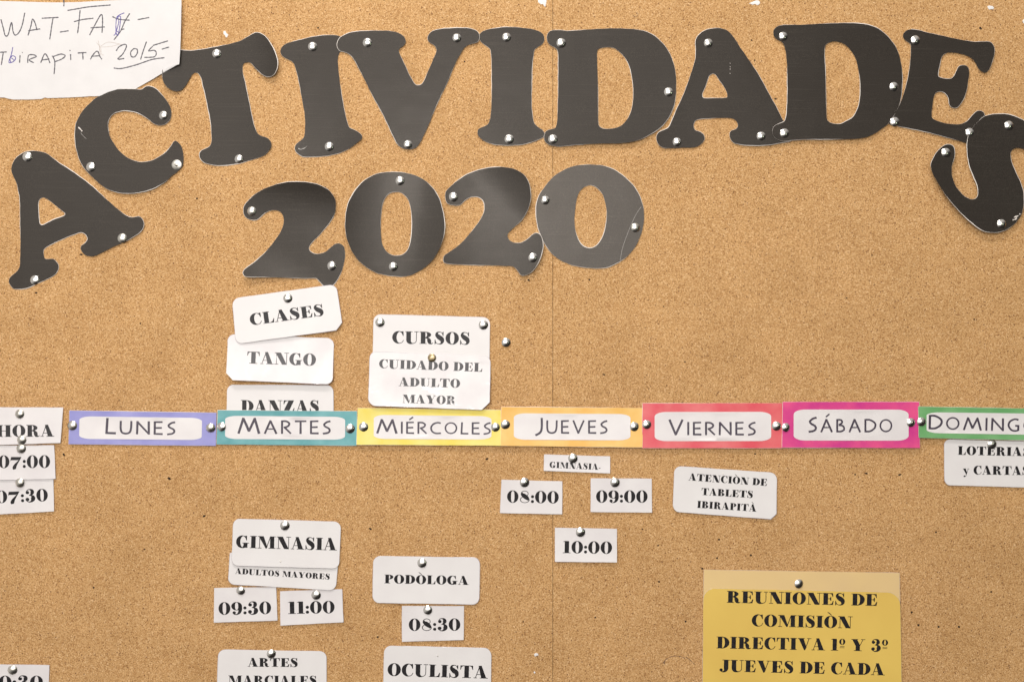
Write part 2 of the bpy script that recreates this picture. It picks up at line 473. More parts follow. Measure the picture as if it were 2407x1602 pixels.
    G['º'] = ([ring(.25, .75, .25, .26, .25, .75, .075, .225), R_(.06, .34, .44, .38), R_(.06, .23, .44, .27)], .50)
    G['y'] = ([Q((.04, .66), (.34, .66), (.50, .14), (.42, -.02), (.38, 0)), Q((.40, .0), (.45, .0), (.66, .66), (.61, .66)), R_(0, .62, .40, .66), R_(.5, .62, .76, .66),
               (ell(.2, -.22, .1, .09, 12), [])] + vst([(.43, .02, .05), (.36, -.2, .05), (.24, -.29, .05)]), .74)
    G[' '] = ([], .34)
    return G

WD = 0.135
def pl(*pts, w=WD, sm=False):
    if sm:
        return vst([(x, y, w) for x, y in pts], 0.09)
    out = []
    for (x0, y0), (x1, y1) in zip(pts, pts[1:]):
        dx, dy = x1 - x0, y1 - y0; L = math.hypot(dx, dy)
        nx, ny = -dy / L * w / 2, dx / L * w / 2
        k = 1.0 + 0.12 * math.sin(x0 * 9 + y0 * 5)
        out.append(([(x0 + nx, y0 + ny), (x0 - nx, y0 - ny), (x1 - nx * k, y1 - ny * k), (x1 + nx * k, y1 + ny * k)], []))
    return out
def day_glyphs():
    G = {}
    st = lambda x=.07: pl((x, 0), (x, 1))
    G['L'] = (pl((.10, 1), (.06, 0)) + pl((.02, .055), (.56, .045)), .56)
    G['U'] = (pl((.06, 1), (.06, .40), (.15, .12), (.39, .04), (.62, .13), (.71, .42), (.73, 1), sm=True), .79)
    G['N'] = (pl((.07, 0), (.09, 1)) + pl((.07, .96), (.82, .04)) + pl((.82, 0), (.80, 1)), .88)
    G['E'] = (st() + pl((.05, .94), (.56, .96)) + pl((.07, .50), (.52, .52)) + pl((.05, .055), (.58, .05)), .58)
    G['S'] = (pl((.54, .96), (.32, .90), (.12, .72), (.20, .56), (.42, .43), (.50, .26), (.38, .10), (.04, .03), sm=True), .56)
    G['M'] = (pl((.06, 0), (.34, 1)) + pl((.33, .97), (.66, .14)) + pl((.64, .14), (.98, .97)) + pl((.96, 1), (1.22, 0)), 1.28)
    G['A'] = (pl((.06, 0), (.45, 1)) + pl((.43, .98), (.84, 0)) + pl((.20, .36), (.70, .36), w=.10), .90)
    G['R'] = (st() + pl((.05, .94), (.34, .94), (.55, .78), (.46, .57), (.18, .46), sm=True) + pl((.24, .48), (.66, .02)), .68)
    G['T'] = (pl((0, .94), (.76, .95)) + pl((.38, .97), (.38, 0)), .76)
    G['I'] = (st(.07), .14)
    G['C'] = (pl((.76, .90), (.54, .95), (.24, .83), (.07, .54), (.14, .22), (.42, .05), (.78, .07), sm=True), .80)
    G['O'] = ([ring(.46, .5, .46, .50, .46, .5, .34, .385)], .92)
    G['J'] = (pl((.40, 1), (.40, .34), (.30, .05), (.02, -.12), sm=True), .48)
    G['V'] = (pl((.05, 1), (.42, 0)) + pl((.40, .02), (.80, 1)), .86)
    G['B'] = (st() + pl((.05, .94), (.36, .92), (.42, .72), (.18, .55), sm=True) + pl((.18, .55), (.50, .46), (.56, .20), (.34, .06), (.05, .06), sm=True), .64)
    G['D'] = (st() + pl((.05, .94), (.40, .93), (.76, .68), (.74, .34), (.42, .08), (.05, .06), sm=True), .84)
    G['G'] = (pl((.74, .90), (.48, .95), (.16, .76), (.08, .42), (.28, .10), (.58, .04), (.74, .12), sm=True) + pl((.74, .06), (.74, .46)) + pl((.52, .44), (.80, .44)), .84)
    G['É'] = (G['E'][0] + pl((.22, 1.16), (.50, 1.40), w=.11), .58)
    G['Á'] = (G['A'][0] + pl((.40, 1.16), (.66, 1.38), w=.11), .90)
    return G

CACHE = {}
FONT = {'serif': glyphs(), 'day': day_glyphs()}
SP = {'serif': 0.07, 'day': 0.24}
def glyph_mesh(font, ch):
    k = (font, ch)
    if k not in CACHE:
        comps, adv = FONT[font][ch]
        CACHE[k] = (triangulate(comps) if comps else ([], []), adv)
    return CACHE[k]

def text(parent, origin, s, L, Rr, cap, hf, mat, font='serif', big=1.0, lift=0.10, name='lettering'):
    """one printed line from baseline point L to baseline point R (photo px), cap height in px"""
    x = 0; place = []
    for i, ch in enumerate(s):
        (pts, tris), adv = glyph_mesh(font, ch)
        k = big if i == 0 else 1.0
        place.append((x, k, pts, tris))
        x += adv * k + (SP[font] if i < len(s) - 1 else 0)
    W = x
    ux, uy = (Rr[0] - L[0]) / W, (Rr[1] - L[1]) / W
    ln = math.hypot(Rr[0] - L[0], Rr[1] - L[1])
    vx, vy = (Rr[1] - L[1]) / ln * cap, -(Rr[0] - L[0]) / ln * cap
    V = []; F = []
    for x0, k, pts, tris in place:
        b = len(V)
        for gx, gy in pts:
            a = x0 + gx * k; c = gy * k
            px, py = L[0] + ux * a + vx * c, L[1] + uy * a + vy * c
            V.append(P(px, py, hf(px, py) + lift))
        for t in tris:
            p0, p1, p2 = pts[t[0]], pts[t[1]], pts[t[2]]
            ccw = (p1[0] - p0[0]) * (p2[1] - p0[1]) - (p1[1] - p0[1]) * (p2[0] - p0[0]) > 0
            F.append(tuple(b + i for i in (t if ccw else t[::-1])))
    return obj(name, V, F, mat, parent, origin)

# ------------------------------------------------------------------ the board
XL, XR, ZT, ZB = -1400, 3800, -1150, 2750     # board extent in photo px
SEAM = 1299.4
board = thing('cork_board', 'large tan cork notice board with one thin vertical seam', 'notice board', (0, 0, ZC))
ORG = Vector((0, 0, ZC))
def panel(x0, x1):
    o = []
    nx = 60
    # front face a shade in front of the joint, with soft broken arrises
    z = lambda py: (CY - py) * S
    v = []
    f = []
    def box(xa, xb, ya, yb, d0, d1):
        b = len(v)
        for d in (d0, d1):
            for (xx, yy) in ((xa, ya), (xb, ya), (xb, yb), (xa, yb)):
                v.append(Vector(((xx - CX) * S, d, z(yy) + ZC)))
        f.extend([(b, b + 1, b + 2, b + 3), (b + 7, b + 6, b + 5, b + 4), (b, b + 4, b + 5, b + 1), (b + 1, b + 5, b + 6, b + 2), (b + 2, b + 6, b + 7, b + 3), (b + 3, b + 7, b + 4, b)])
    box(x0, x1, ZT, ZB, 0.0, 0.006)
    # f orientation: front face must look at -Y
    return obj('cork_panel', v, f, M['cork'], board, ORG)
left_panel = panel(XL, SEAM - 0.5)
right_panel = panel(SEAM + 0.5, XR)
v = [Vector(((x - CX) * S, d, (CY - y) * S + ZC)) for d in (0.0062, 0.018) for x, y in ((XL, ZT), (XR, ZT), (XR, ZB), (XL, ZB))]
obj('backing_panel', v, [(0, 1, 2, 3), (7, 6, 5, 4), (0, 4, 5, 1), (1, 5, 6, 2), (2, 6, 7, 3), (3, 7, 4, 0)], M['backing'], board, ORG)

# old pin holes: low raised discs, the holes' shade put into the dark colour
def pit(px, py, r, ang=0.0, asp=1.0):
    par = left_panel if px < SEAM else right_panel
    V = []; F = []
    n = 9
    c, s = math.cos(ang), math.sin(ang)
    for rr, d in ((1.35, 0.015), (1.0, 0.10), (0.55, 0.16)):
        for i in range(n):
            a = 2 * math.pi * i / n
            q = r * rr * (1 + 0.22 * math.sin(i * 2.7 + px))
            x, y = q * math.cos(a) * asp, q * math.sin(a)
            V.append(P(px + x * c - y * s, py + x * s + y * c, d))
    for k in range(2):
        for i in range(n):
            F.append((k * n + i, k * n + (i + 1) % n, (k + 1) * n + (i + 1) % n, (k + 1) * n + i))
    F.append(tuple(range(2 * n, 3 * n)))
    obj('pin_hole', V, F, M['hole'], par, ORG)
for a in [(747.5, 65.6, 1.6), (463, 466.6, 1.8), (1767, 95, 1.5), (1774, 142, 1.5), (1823, 232.5, 1.5, .3, 1.8), (2305, 67, 2.0, .9, 1.6), (1685.5, 1310.6, 1.8), (1765, 1304, 2.0),
          (1547, 1281, 1.6), (1510, 1242.5, 1.5), (1611.5, 1459.5, 1.9), (1651, 1335.5, 2.0), (1549, 1366, 1.8), (2159, 1468, 2.2), (2206, 1472, 2.0), (2254, 1472, 2.0),
          (2143, 1438, 2.0), (1385.5, 657, 1.7), (1243, 658.5, 1.6, .6, 1.7), (2036.5, 1112, 1.6, .3, 1.8), (2115, 1115, 1.6, -.3, 2.0), (1775, 1066, 1.6), (1690, 1267, 1.9),
          (1144.5, 1078, 1.7, -.4, 1.8), (870.5, 1242, 1.7, .3, 1.8), (888, 1496, 1.8), (398, 1124, 2.2, .5, 1.5), (195.6, 37, 0.01), (2010, 1114.5, 1.5), (1092, 145, 1.6),
          (150, 1068, 1.8, 1.0, 1.7), (480, 1212, 1.8, -.5, 1.8), (191, 598, 1.6, 0, 2.0), (85, 688, 1.5, 0, 1.8), (2050, 600, 1.3), (1990, 700, 1.4), (690, 870, 1.4), (330, 760, 1.5), (1420, 880, 1.3, .3, 1.6),
          (2290, 750, 1.5), (1960, 820, 1.3), (1560, 720, 1.3), (1610, 850, 1.5), (2200, 1250, 1.6), (2330, 1390, 1.7), (220, 1380, 1.7), (340, 1290, 1.4), (1400, 1450, 1.5), (1230, 1460, 1.4)]:
    if a[2] > 0.5:
        pit(*a)

def ribbon(name, pts, w0, hf, mat, parent, origin, lift=0.08, step=2.0, smooth=True, rag=0.25, seed=0.0):
    c = catmull(pts, False, step) if smooth else pts
    V = []; F = []
    for i, (x, y) in enumerate(c):
        a = c[max(i - 1, 0)]; b = c[min(i + 1, len(c) - 1)]
        dx, dy = b[0] - a[0], b[1] - a[1]; L = math.hypot(dx, dy) or 1
        ww = w0 * 0.5 * (1 + rag * wob(i * 1.3, seed))
        h = hf(x, y) + lift
        V.append(P(x - dy / L * ww, y + dx / L * ww, h)); V.append(P(x + dy / L * ww, y - dx / L * ww, h))
        if i:
            k = 2 * i
            F.append((k - 2, k - 1, k + 1, k))
    return obj(name, V, F, mat, parent, origin)
flat0 = lambda x, y: 0.0
for pts in ([(1558, 1558), (1566, 1548), (1582, 1541), (1598, 1541), (1610, 1546)], [(1612, 1543), (1622, 1550), (1633, 1560)], [(1562, 1560), (1563, 1552)]):
    ribbon('scuff_mark', pts, 1.6, flat0, M['scuff'], right_panel, ORG, 0.03, rag=0.7)
ribbon('scuff_mark', [(1488, 36), (1494, 41), (1500, 34), (1496, 30)], 1.2, flat0, M['scuff'], right_panel, ORG, 0.03, rag=0.7)

# ------------------------------------------------------------------ cut-out letters
def Z(region, pts, k=3.92):
    return [(region[0] + x / k, region[1] + y / k) for x, y in pts]

LET = []   # (shape name, label, outline, holes, height field, tacks)
def smoothst(t):
    t = max(0.0, min(1.0, t)); return t * t * (3 - 2 * t)
def cyl(base, *terms):
    """terms: (cx, cy, angle deg, half length px, amplitude mm, power, side) side 0 both, 1 positive only, -1 negative only"""
    T = [(cx, cy, math.cos(math.radians(a)), math.sin(math.radians(a)), R, A, p, sd) for cx, cy, a, R, A, p, sd in terms]
    def f(x, y):
        h = base
        for cx, cy, c, s, R, A, p, sd in T:
            u = ((x - cx) * c + (y - cy) * s) / R
            if sd and u * sd < 0:
                continue
            h += A * abs(u) ** p
        return h
    return f

A1 = Z((0, 300), [(320,215),(380,222),(440,245),(500,290),(560,335),(660,400),(760,470),(860,550),(960,640),(1060,730),(1150,800),(1200,825),(1240,824),(1280,818),(1310,840),(1325,880),(1315,930),(1280,970),(1220,1010),(1150,1050),(1050,1095),(950,1145),(880,1178),(820,1184),(775,1165),(745,1125),(748,1090),(780,1065),(805,1035),(805,1005),(780,975),(740,965),(690,980),(600,1015),(500,1060),(430,1098),(403,1125),(402,1165),(415,1205),(450,1210),(485,1208),(520,1235),(540,1275),(525,1330),(480,1370),(420,1400),(330,1440),(250,1475),(180,1485),(125,1482),(90,1440),(82,1410),(100,1370),(150,1330),(180,1280),(186,1200),(188,1000),(185,800),(182,650),(170,590),(155,520),(130,460),(108,410),(106,370),(125,310),(170,260),(230,225),(275,215)])
A1h = Z((0, 300), [(400,643),(430,655),(480,690),(540,740),(600,788),(600,805),(560,825),(500,845),(430,880),(395,897),(370,890),(360,850),(354,760),(352,700),(365,660),(385,645)])
C1 = Z((0, 0), [(1160,820),(1240,822),(1300,825),(1350,797),(1400,800),(1450,830),(1500,885),(1550,950),(1575,1010),(1578,1060),(1560,1110),(1520,1145),(1470,1155),(1420,1140),(1370,1100),(1310,1060),(1240,1030),(1160,1018),(1100,1025),(1050,1045),(1010,1085),(995,1130),(997,1190),(1010,1250),(1040,1310),(1090,1380),(1150,1435),(1220,1475),(1290,1492),(1360,1488),(1430,1465),(1490,1430),(1540,1390),(1575,1345),(1600,1305),(1618,1297),(1645,1315),(1670,1350),(1685,1400),(1690,1450),(1688,1510),(1670,1545),(1625,1590),(1580,1620),(1540,1662),(1480,1700),(1400,1740),(1300,1768),(1200,1780),(1100,1775),(1000,1745),(920,1695),(850,1630),(790,1565),(740,1490),(710,1400),(695,1320),(690,1230),(697,1150),(720,1090),(770,1010),(820,960),(880,905),(940,875),(1010,845),(1085,824)])
T1 = Z((350, 50), [(122,480),(128,540),(160,600),(200,630),(250,645),(300,635),(340,590),(370,540),(400,490),(430,473),(460,485),(485,530),(500,600),(520,680),(545,800),(565,900),(575,1000),(578,1100),(565,1145),(530,1170),(480,1195),(465,1225),(475,1265),(510,1300),(570,1320),(650,1328),(750,1320),(850,1305),(950,1275),(1030,1250),(1080,1220),(1120,1170),(1128,1130),(1110,1090),(1080,1070),(1030,1055),(1000,1030),(975,980),(955,900),(930,780),(905,660),(885,560),(865,480),(862,430),(875,390),(910,378),(945,390),(980,430),(1020,470),(1060,500),(1100,512),(1140,500),(1170,460),(1185,400),(1175,330),(1150,260),(1110,190),(1070,140),(1030,113),(990,105),(950,120),(900,150),(830,185),(720,215),(600,240),(500,258),(400,270),(330,270),(270,262),(215,270),(170,320),(135,400)])
I1 = Z((350, 50), [(1320,190),(1260,210),(1225,240),(1212,275),(1225,315),(1265,345),(1310,365),(1340,400),(1365,480),(1390,600),(1415,740),(1435,860),(1440,960),(1435,1040),(1420,1080),(1370,1120),(1348,1150),(1350,1190),(1380,1225),(1430,1248),(1530,1248),(1650,1238),(1750,1215),(1850,1170),(1930,1110),(1962,1080),(1960,1050),(1930,1020),(1890,1000),(1850,980),(1830,940),(1810,860),(1790,760),(1770,640),(1755,520),(1742,400),(1742,340),(1755,295),(1790,262),(1805,215),(1795,165),(1765,142),(1720,130),(1650,128),(1570,135),(1480,150),(1400,170)])
V1 = Z((750, 50), [(210,140),(260,115),(330,97),(430,90),(560,87),(650,90),(720,105),(775,135),(797,175),(797,200),(775,230),(745,250),(735,275),(750,320),(790,400),(830,490),(875,570),(910,590),(945,580),(970,545),(1000,470),(1040,380),(1070,310),(1083,265),(1070,230),(1040,210),(1010,190),(1000,160),(1010,125),(1040,95),(1100,75),(1200,66),(1320,62),(1400,70),(1450,90),(1475,125),(1477,160),(1460,190),(1420,205),(1370,220),(1335,250),(1310,290),(1270,360),(1220,470),(1170,590),(1120,690),(1070,800),(1020,930),(970,1040),(930,1120),(890,1165),(845,1180),(790,1175),(740,1150),(705,1100),(660,1010),(600,880),(540,770),(480,660),(420,540),(370,440),(320,350),(285,310),(240,285),(190,270),(168,235),(170,195),(185,160)])
I2 = Z((1100, 30), [(370,133),(280,140),(200,152),(140,170),(108,200),(105,240),(125,275),(170,305),(200,330),(212,370),(218,480),(220,640),(218,800),(212,920),(200,990),(180,1030),(130,1055),(95,1075),(88,1105),(98,1140),(140,1175),(210,1205),(300,1218),(400,1222),(500,1213),(590,1190),(670,1160),(697,1140),(705,1115),(690,1085),(650,1055),(615,1025),(600,980),(588,880),(586,750),(588,600),(592,480),(602,400),(610,350),(630,325),(670,300),(695,275),(703,235),(690,200),(650,170),(580,150),(480,138)])
D1 = Z((1100, 30), [(780,163),(745,180),(728,215),(730,260),(755,295),(800,320),(828,355),(832,420),(832,600),(830,760),(826,920),(820,1010),(805,1060),(760,1075),(722,1090),(707,1115),(700,1150),(715,1190),(760,1220),(850,1230),(960,1220),(1100,1210),(1250,1205),(1380,1203),(1480,1195),(1580,1170),(1680,1120),(1770,1060),(1840,980),(1890,880),(1912,780),(1918,680),(1915,580),(1898,480),(1860,380),(1800,290),(1720,215),(1640,175),(1550,155),(1440,147),(1320,145),(1200,150),(1050,160),(920,168),(850,162)])
D1h = Z((1100, 30), [(1240,322),(1300,318),(1350,328),(1400,365),(1450,420),(1490,500),(1510,590),(1522,690),(1522,790),(1510,880),(1480,960),(1430,1025),(1380,1055),(1310,1070),(1250,1068),(1215,1050),(1200,1010),(1198,850),(1197,650),(1190,450),(1190,360),(1205,335)])
A2 = Z((1500, 30), [(710,143),(640,155),(580,185),(540,230),(528,280),(532,350),(525,430),(500,520),(460,640),(410,770),(350,900),(300,1020),(270,1065),(200,1095),(174,1125),(170,1170),(190,1215),(235,1243),(310,1248),(430,1243),(530,1238),(590,1200),(612,1160),(600,1120),(565,1095),(525,1080),(510,1045),(520,1005),(545,985),(620,975),(740,970),(850,972),(890,985),(918,1020),(918,1050),(895,1075),(855,1090),(843,1120),(850,1160),(880,1195),(950,1215),(1080,1222),(1220,1215),(1330,1195),(1400,1183),(1430,1130),(1400,1060),(1335,990),(1290,900),(1240,810),(1170,680),(1090,540),(1010,420),(940,320),(880,225),(820,165),(760,145)])
A2h = Z((1500, 30), [(685,562),(655,580),(640,620),(620,680),(592,745),(592,772),(612,788),(700,787),(800,785),(822,772),(815,730),(790,680),(750,625),(720,580),(705,565)])
D2 = Z((1500, 30), [(1330,115),(1280,130),(1250,160),(1248,210),(1270,240),(1320,268),(1345,300),(1358,350),(1370,460),(1375,600),(1375,760),(1370,900),(1360,970),(1340,1005),(1280,1030),(1250,1050),(1237,1090),(1250,1140),(1290,1170),(1340,1182),(1450,1172),(1600,1165),(1750,1165),(1900,1165),(1975,1163),(2065,1155),(2155,1125),(2235,1075),(2305,1020),(2365,930),(2405,850),(2425,760),(2433,650),(2433,560),(2420,450),(2390,350),(2335,260),(2265,185),(2185,135),(2095,108),(1995,98),(1845,97),(1695,102),(1500,112)])
D2h = Z((1500, 30), [(1735,290),(1775,270),(1825,266),(1885,282),(1935,320),(1980,375),(2010,440),(2030,530),(2045,630),(2047,740),(2035,840),(2010,910),(1975,965),(1915,1000),(1860,1024),(1785,1018),(1745,990),(1735,940),(1730,750),(1725,550),(1717,400),(1720,320)])
E1 = Z((1907, 30), [(915,155),(870,170),(845,205),(850,235),(880,265),(910,285),(918,330),(912,450),(890,600),(860,720),(825,820),(790,890),(750,920),(705,940),(690,970),(700,1010),(740,1035),(800,1045),(900,1065),(1050,1095),(1200,1135),(1330,1170),(1440,1205),(1500,1215),(1560,1180),(1600,1080),(1605,1000),(1600,950),(1585,915),(1550,902),(1520,910),(1480,950),(1440,995),(1390,1022),(1320,1028),(1230,1018),(1150,992),(1112,965),(1110,920),(1118,840),(1130,770),(1150,735),(1190,725),(1230,740),(1262,780),(1270,840),(1290,868),(1330,877),(1360,860),(1400,800),(1430,720),(1445,630),(1455,560),(1450,515),(1430,490),(1390,485),(1360,495),(1340,530),(1320,575),(1290,605),(1250,610),(1200,600),(1170,585),(1172,540),(1190,450),(1210,395),(1250,370),(1310,368),(1380,380),(1440,400),(1490,430),(1520,475),(1545,520),(1580,548),(1610,552),(1640,520),(1665,460),(1685,390),(1688,330),(1670,290),(1640,268),(1590,265),(1500,268),(1380,250),(1250,222),(1100,190),(980,160)])
S1 = Z((2107, 230), [(1040,172),(1120,170),(1200,180),(1280,210),(1344,240),(1410,300),(1450,370),(1460,450),(1440,530),(1395,560),(1344,540),(1290,525),(1240,535),(1205,575),(1205,640),(1230,720),(1270,810),(1310,900),(1335,980),(1342,1060),(1337,1150),(1310,1240),(1250,1320),(1170,1380),(1090,1410),(1000,1415),(920,1400),(860,1365),(770,1290),(680,1210),(600,1120),(510,1010),(440,900),(390,810),(365,740),(365,690),(385,640),(420,580),(470,525),(520,495),(560,490),(600,515),(615,570),(605,650),(585,710),(582,790),(600,870),(640,950),(700,1020),(750,1055),(800,1070),(845,1050),(862,1000),(855,930),(820,840),(780,740),(755,640),(745,540),(750,440),(770,370),(810,310),(860,250),(920,200),(980,180)], 4.48)
N2 = Z((540, 370), [(600,225),(500,232),(400,258),(300,298),(220,350),(160,410),(128,460),(128,510),(150,550),(190,572),(240,575),(280,550),(320,515),(370,490),(420,485),(465,500),(492,540),(498,590),(480,660),(440,730),(380,810),(310,890),(220,970),(150,1020),(124,1050),(130,1080),(170,1098),(300,1100),(450,1105),(600,1110),(740,1112),(795,1112),(830,1145),(870,1182),(910,1190),(950,1175),(1000,1110),(1040,1020),(1060,930),(1062,870),(1050,820),(1010,792),(970,797),(930,830),(880,870),(820,888),(765,880),(735,855),(732,820),(760,780),(820,720),(880,650),(940,570),(970,500),(978,430),(965,370),(920,310),(860,270),(780,240),(690,227)])
N0 = Z((540, 370), [(1480,135),(1380,145),(1290,180),(1210,240),(1140,330),(1090,430),(1068,540),(1065,650),(1080,750),(1120,850),(1180,940),(1260,1010),(1350,1060),(1450,1085),(1560,1095),(1650,1090),(1720,1060),(1800,1010),(1880,930),(1940,820),(1975,700),(1978,600),(1960,480),(1925,370),(1860,270),(1780,200),(1690,160),(1590,138)])
N0h = Z((540, 370), [(1540,317),(1580,325),(1620,355),(1650,400),(1670,480),(1680,580),(1678,680),(1665,780),(1640,850),(1600,890),(1560,903),(1500,900),(1450,870),(1410,810),(1395,730),(1390,620),(1395,510),(1410,420),(1440,360),(1480,325)])
N2b = Z((1030, 370), [(560,88),(460,97),(360,120),(260,160),(170,220),(100,280),(70,320),(65,370),(80,415),(120,435),(180,440),(210,430),(240,400),(290,368),(340,360),(385,370),(415,400),(428,450),(415,520),(370,600),(300,690),(210,790),(120,860),(60,900),(48,935),(55,965),(110,980),(250,988),(420,992),(580,997),(690,1003),(730,1040),(765,1083),(820,1078),(870,1045),(920,970),(950,890),(965,820),(960,760),(940,715),(905,697),(870,710),(820,755),(760,785),(700,785),(655,760),(638,725),(650,690),(700,640),(770,575),(820,490),(850,400),(850,310),(830,220),(790,160),(730,120),(650,95)])
N0b = Z((1030, 370), [(1350,68),(1250,80),(1150,120),(1060,180),(990,260),(930,350),(905,440),(903,530),(920,640),(960,750),(1020,850),(1100,930),(1200,980),(1320,1008),(1450,1020),(1560,1010),(1660,965),(1740,910),(1810,830),(1860,730),(1890,620),(1895,500),(1870,390),(1820,290),(1740,200),(1650,130),(1550,85),(1450,67)])
N0bh = Z((1030, 370), [(1390,255),(1345,275),(1300,320),(1275,390),(1262,480),(1255,570),(1262,660),(1280,730),(1310,790),(1350,825),(1410,835),(1460,810),(1500,760),(1530,690),(1548,600),(1553,500),(1540,420),(1515,340),(1470,285),(1430,260)])

def sheet_h(x, y):          # the handwritten note, its free corner lifting
    h = 0.9 + 5.8 * max(0.0, (x - 300) / 125) ** 2
    return h + 0.25 * math.sin(x * 0.02) * math.sin(y * 0.016)

letters = [
 ('letter_a', 'tilted black paper letter A at the lower left start of the arched heading', A1, [A1h], cyl(0.6, (150, 480, 35, 170, 1.4, 2, 0)), (0.9, 0.8)),
 ('letter_c', 'black paper letter C overlapping the bottom edge of the handwritten white note', C1, [], cyl(1.6, (300, 330, 20, 130, 2.4, 2, -1), (300, 330, 80, 130, 1.0, 2, 1)), (0.8, 0.8)),
 ('letter_t', 'black paper letter T with its left arm under the handwritten note', T1, [], cyl(0.6, (535, 230, -10, 120, 2.2, 2, -1), (535, 230, -10, 115, 5.0, 2.4, 1)), (1.1, 0.8)),
 ('letter_i', 'black paper letter I tilted left, tucked under the edge of letter V', I1, [], cyl(0.6, (760, 230, 0, 90, 1.0, 2, 0), (760, 330, 30, 100, 1.5, 2, 1)), (0.6, 0.6)),
 ('letter_v', 'black paper letter V, the only one in the heading', V1, [], cyl(1.2, (950, 200, 90, 150, 0.7, 2, 0), (950, 180, 0, 190, 1.2, 2, 0)), (0.7, 0.6)),
 ('letter_i', 'upright black paper letter I between letter V and the first letter D', I2, [], cyl(0.7, (1205, 200, 90, 150, 0.8, 2, 0)), (0.8, 0.6)),
 ('letter_d', 'black paper letter D right of the upright letter I, crossing the board seam', D1, [D1h], cyl(0.7, (1430, 190, 78, 150, 2.6, 2, 0), (1400, 300, 75, 80, 1.2, 2, 1)), (0.7, 0.5)),
 ('letter_a', 'upright black paper letter A between the two letters D', A2, [A2h], cyl(0.7, (1660, 250, 180, 140, 2.2, 2.2, 1), (1660, 210, 70, 150, 1.4, 2, 0)), (0.8, 0.6)),
 ('letter_d', 'black paper letter D between upright letter A and letter E', D2, [D2h], cyl(1.3, (1980, 190, 88, 150, 2.6, 2.3, 0)), (0.8, 0.7)),
 ('letter_e', 'black paper letter E leaning right, partly under letter S', E1, [], cyl(1.9, (2200, 200, 15, 130, 1.0, 2, 1)), (0.6, 0.6)),
 ('letter_s', 'tilted black paper letter S cut off by the right edge of the photo', S1, [], cyl(3.6, (2330, 400, 140, 140, 6.0, 2, 1), (2330, 400, 0, 110, 1.0, 2, -1)), (1.0, 0.9)),
 ('digit_two', 'black paper digit 2 starting the year, above the CLASES card', N2, [], cyl(0.8, (670, 530, 98, 110, 7.0, 2.2, -1), (640, 560, 125, 120, 6.5, 2, 1)), (0.9, 0.7)),
 ('digit_zero', 'black paper digit 0 between the two digits 2', N0, [N0h], cyl(0.7, (960, 520, 8, 100, 7.5, 2.2, 1), (950, 520, 8, 135, 7.5, 2.2, -1)), (0.8, 0.8)),
 ('digit_two', 'black paper digit 2 touching the round grey 0 on its right', N2b, [], cyl(0.8, (1130, 530, 5, 110, 3.0, 2, 0), (1170, 480, -50, 90, 5.0, 2, 1)), (0.9, 0.7)),
 ('digit_zero', 'shiny greyer digit 0 with a curved crease, last of the year', N0b, [N0bh], cyl(0.9, (1390, 500, 30, 130, 0.5, 2, 0)), (0.9, 0.8)),
]
letter_h = {}
cnt = 0
for nm, label, outer, holes, hf, rw in letters:
    cnt += 1
    cx = sum(p[0] for p in outer) / len(outer); cy = sum(p[1] for p in outer) / len(outer)
    org = P(cx, cy, 0)
    t = thing(nm, label, 'letter' if nm.startswith('letter') else 'digit', org, 'black paper letters of the heading' if nm.startswith('letter') else 'black paper digits of the year')
    oc = [(x + 0.35 * wob(i, cnt), y + 0.35 * wob(i + 9, cnt)) for i, (x, y) in enumerate(catmull(outer, True, 4.0))]
    hc = [catmull(h, True, 4.0) for h in holes]
    sheet(t, org, 'paper_face', 'cut_edge', oc, hc, hf, M['letter_grey'] if cnt == 15 else M['letter'], M['rim'], 9, 0.35, rw, cnt)
    letter_h[cnt] = (hf, t, org)
hf0, t0, o0 = letter_h[15]
ribbon('crease', Z((1030, 370), [(1870, 455), (1820, 530), (1770, 640), (1730, 740), (1700, 830), (1685, 900), (1678, 945)]), 0.6, hf0, M['crease'], t0, o0)
hfc, tc, oc_ = letter_h[2]
ribbon('scratch', Z((0, 0), [(722, 1172), (740, 1190), (758, 1210)]), 2.2, hfc, M['rim'], tc, oc_, rag=0.9)
ribbon('scratch', Z((0, 0), [(745, 1225), (770, 1255), (795, 1280)]), 0.6, hfc, M['crease'], tc, oc_)
hfs, ts, os_ = letter_h[11]
for q in ([(1235, 1260), (1260, 1250), (1285, 1240)], [(1225, 1285), (1250, 1280), (1270, 1262)], [(1292, 1228), (1305, 1220)]):
    ribbon('worn_spot', Z((2107, 230), q, 4.48), 2.6, hfs, M['rim'], ts, os_, rag=1.2, seed=q[0][0])
hfi, ti, oi = letter_h[4]
ribbon('scratch', Z((350, 50), [(1375, 1170), (1400, 1180), (1440, 1165), (1455, 1150)]), 1.0, hfi, M['crease'], ti, oi, rag=0.9)
hfa, ta, oa = letter_h[8]
for yy in (466, 499, 520, 560):
    ribbon('worn_spot', Z((1500, 30), [(845, yy), (850, yy)]), 1.3, hfa, M['rim'], ta, oa, step=1)

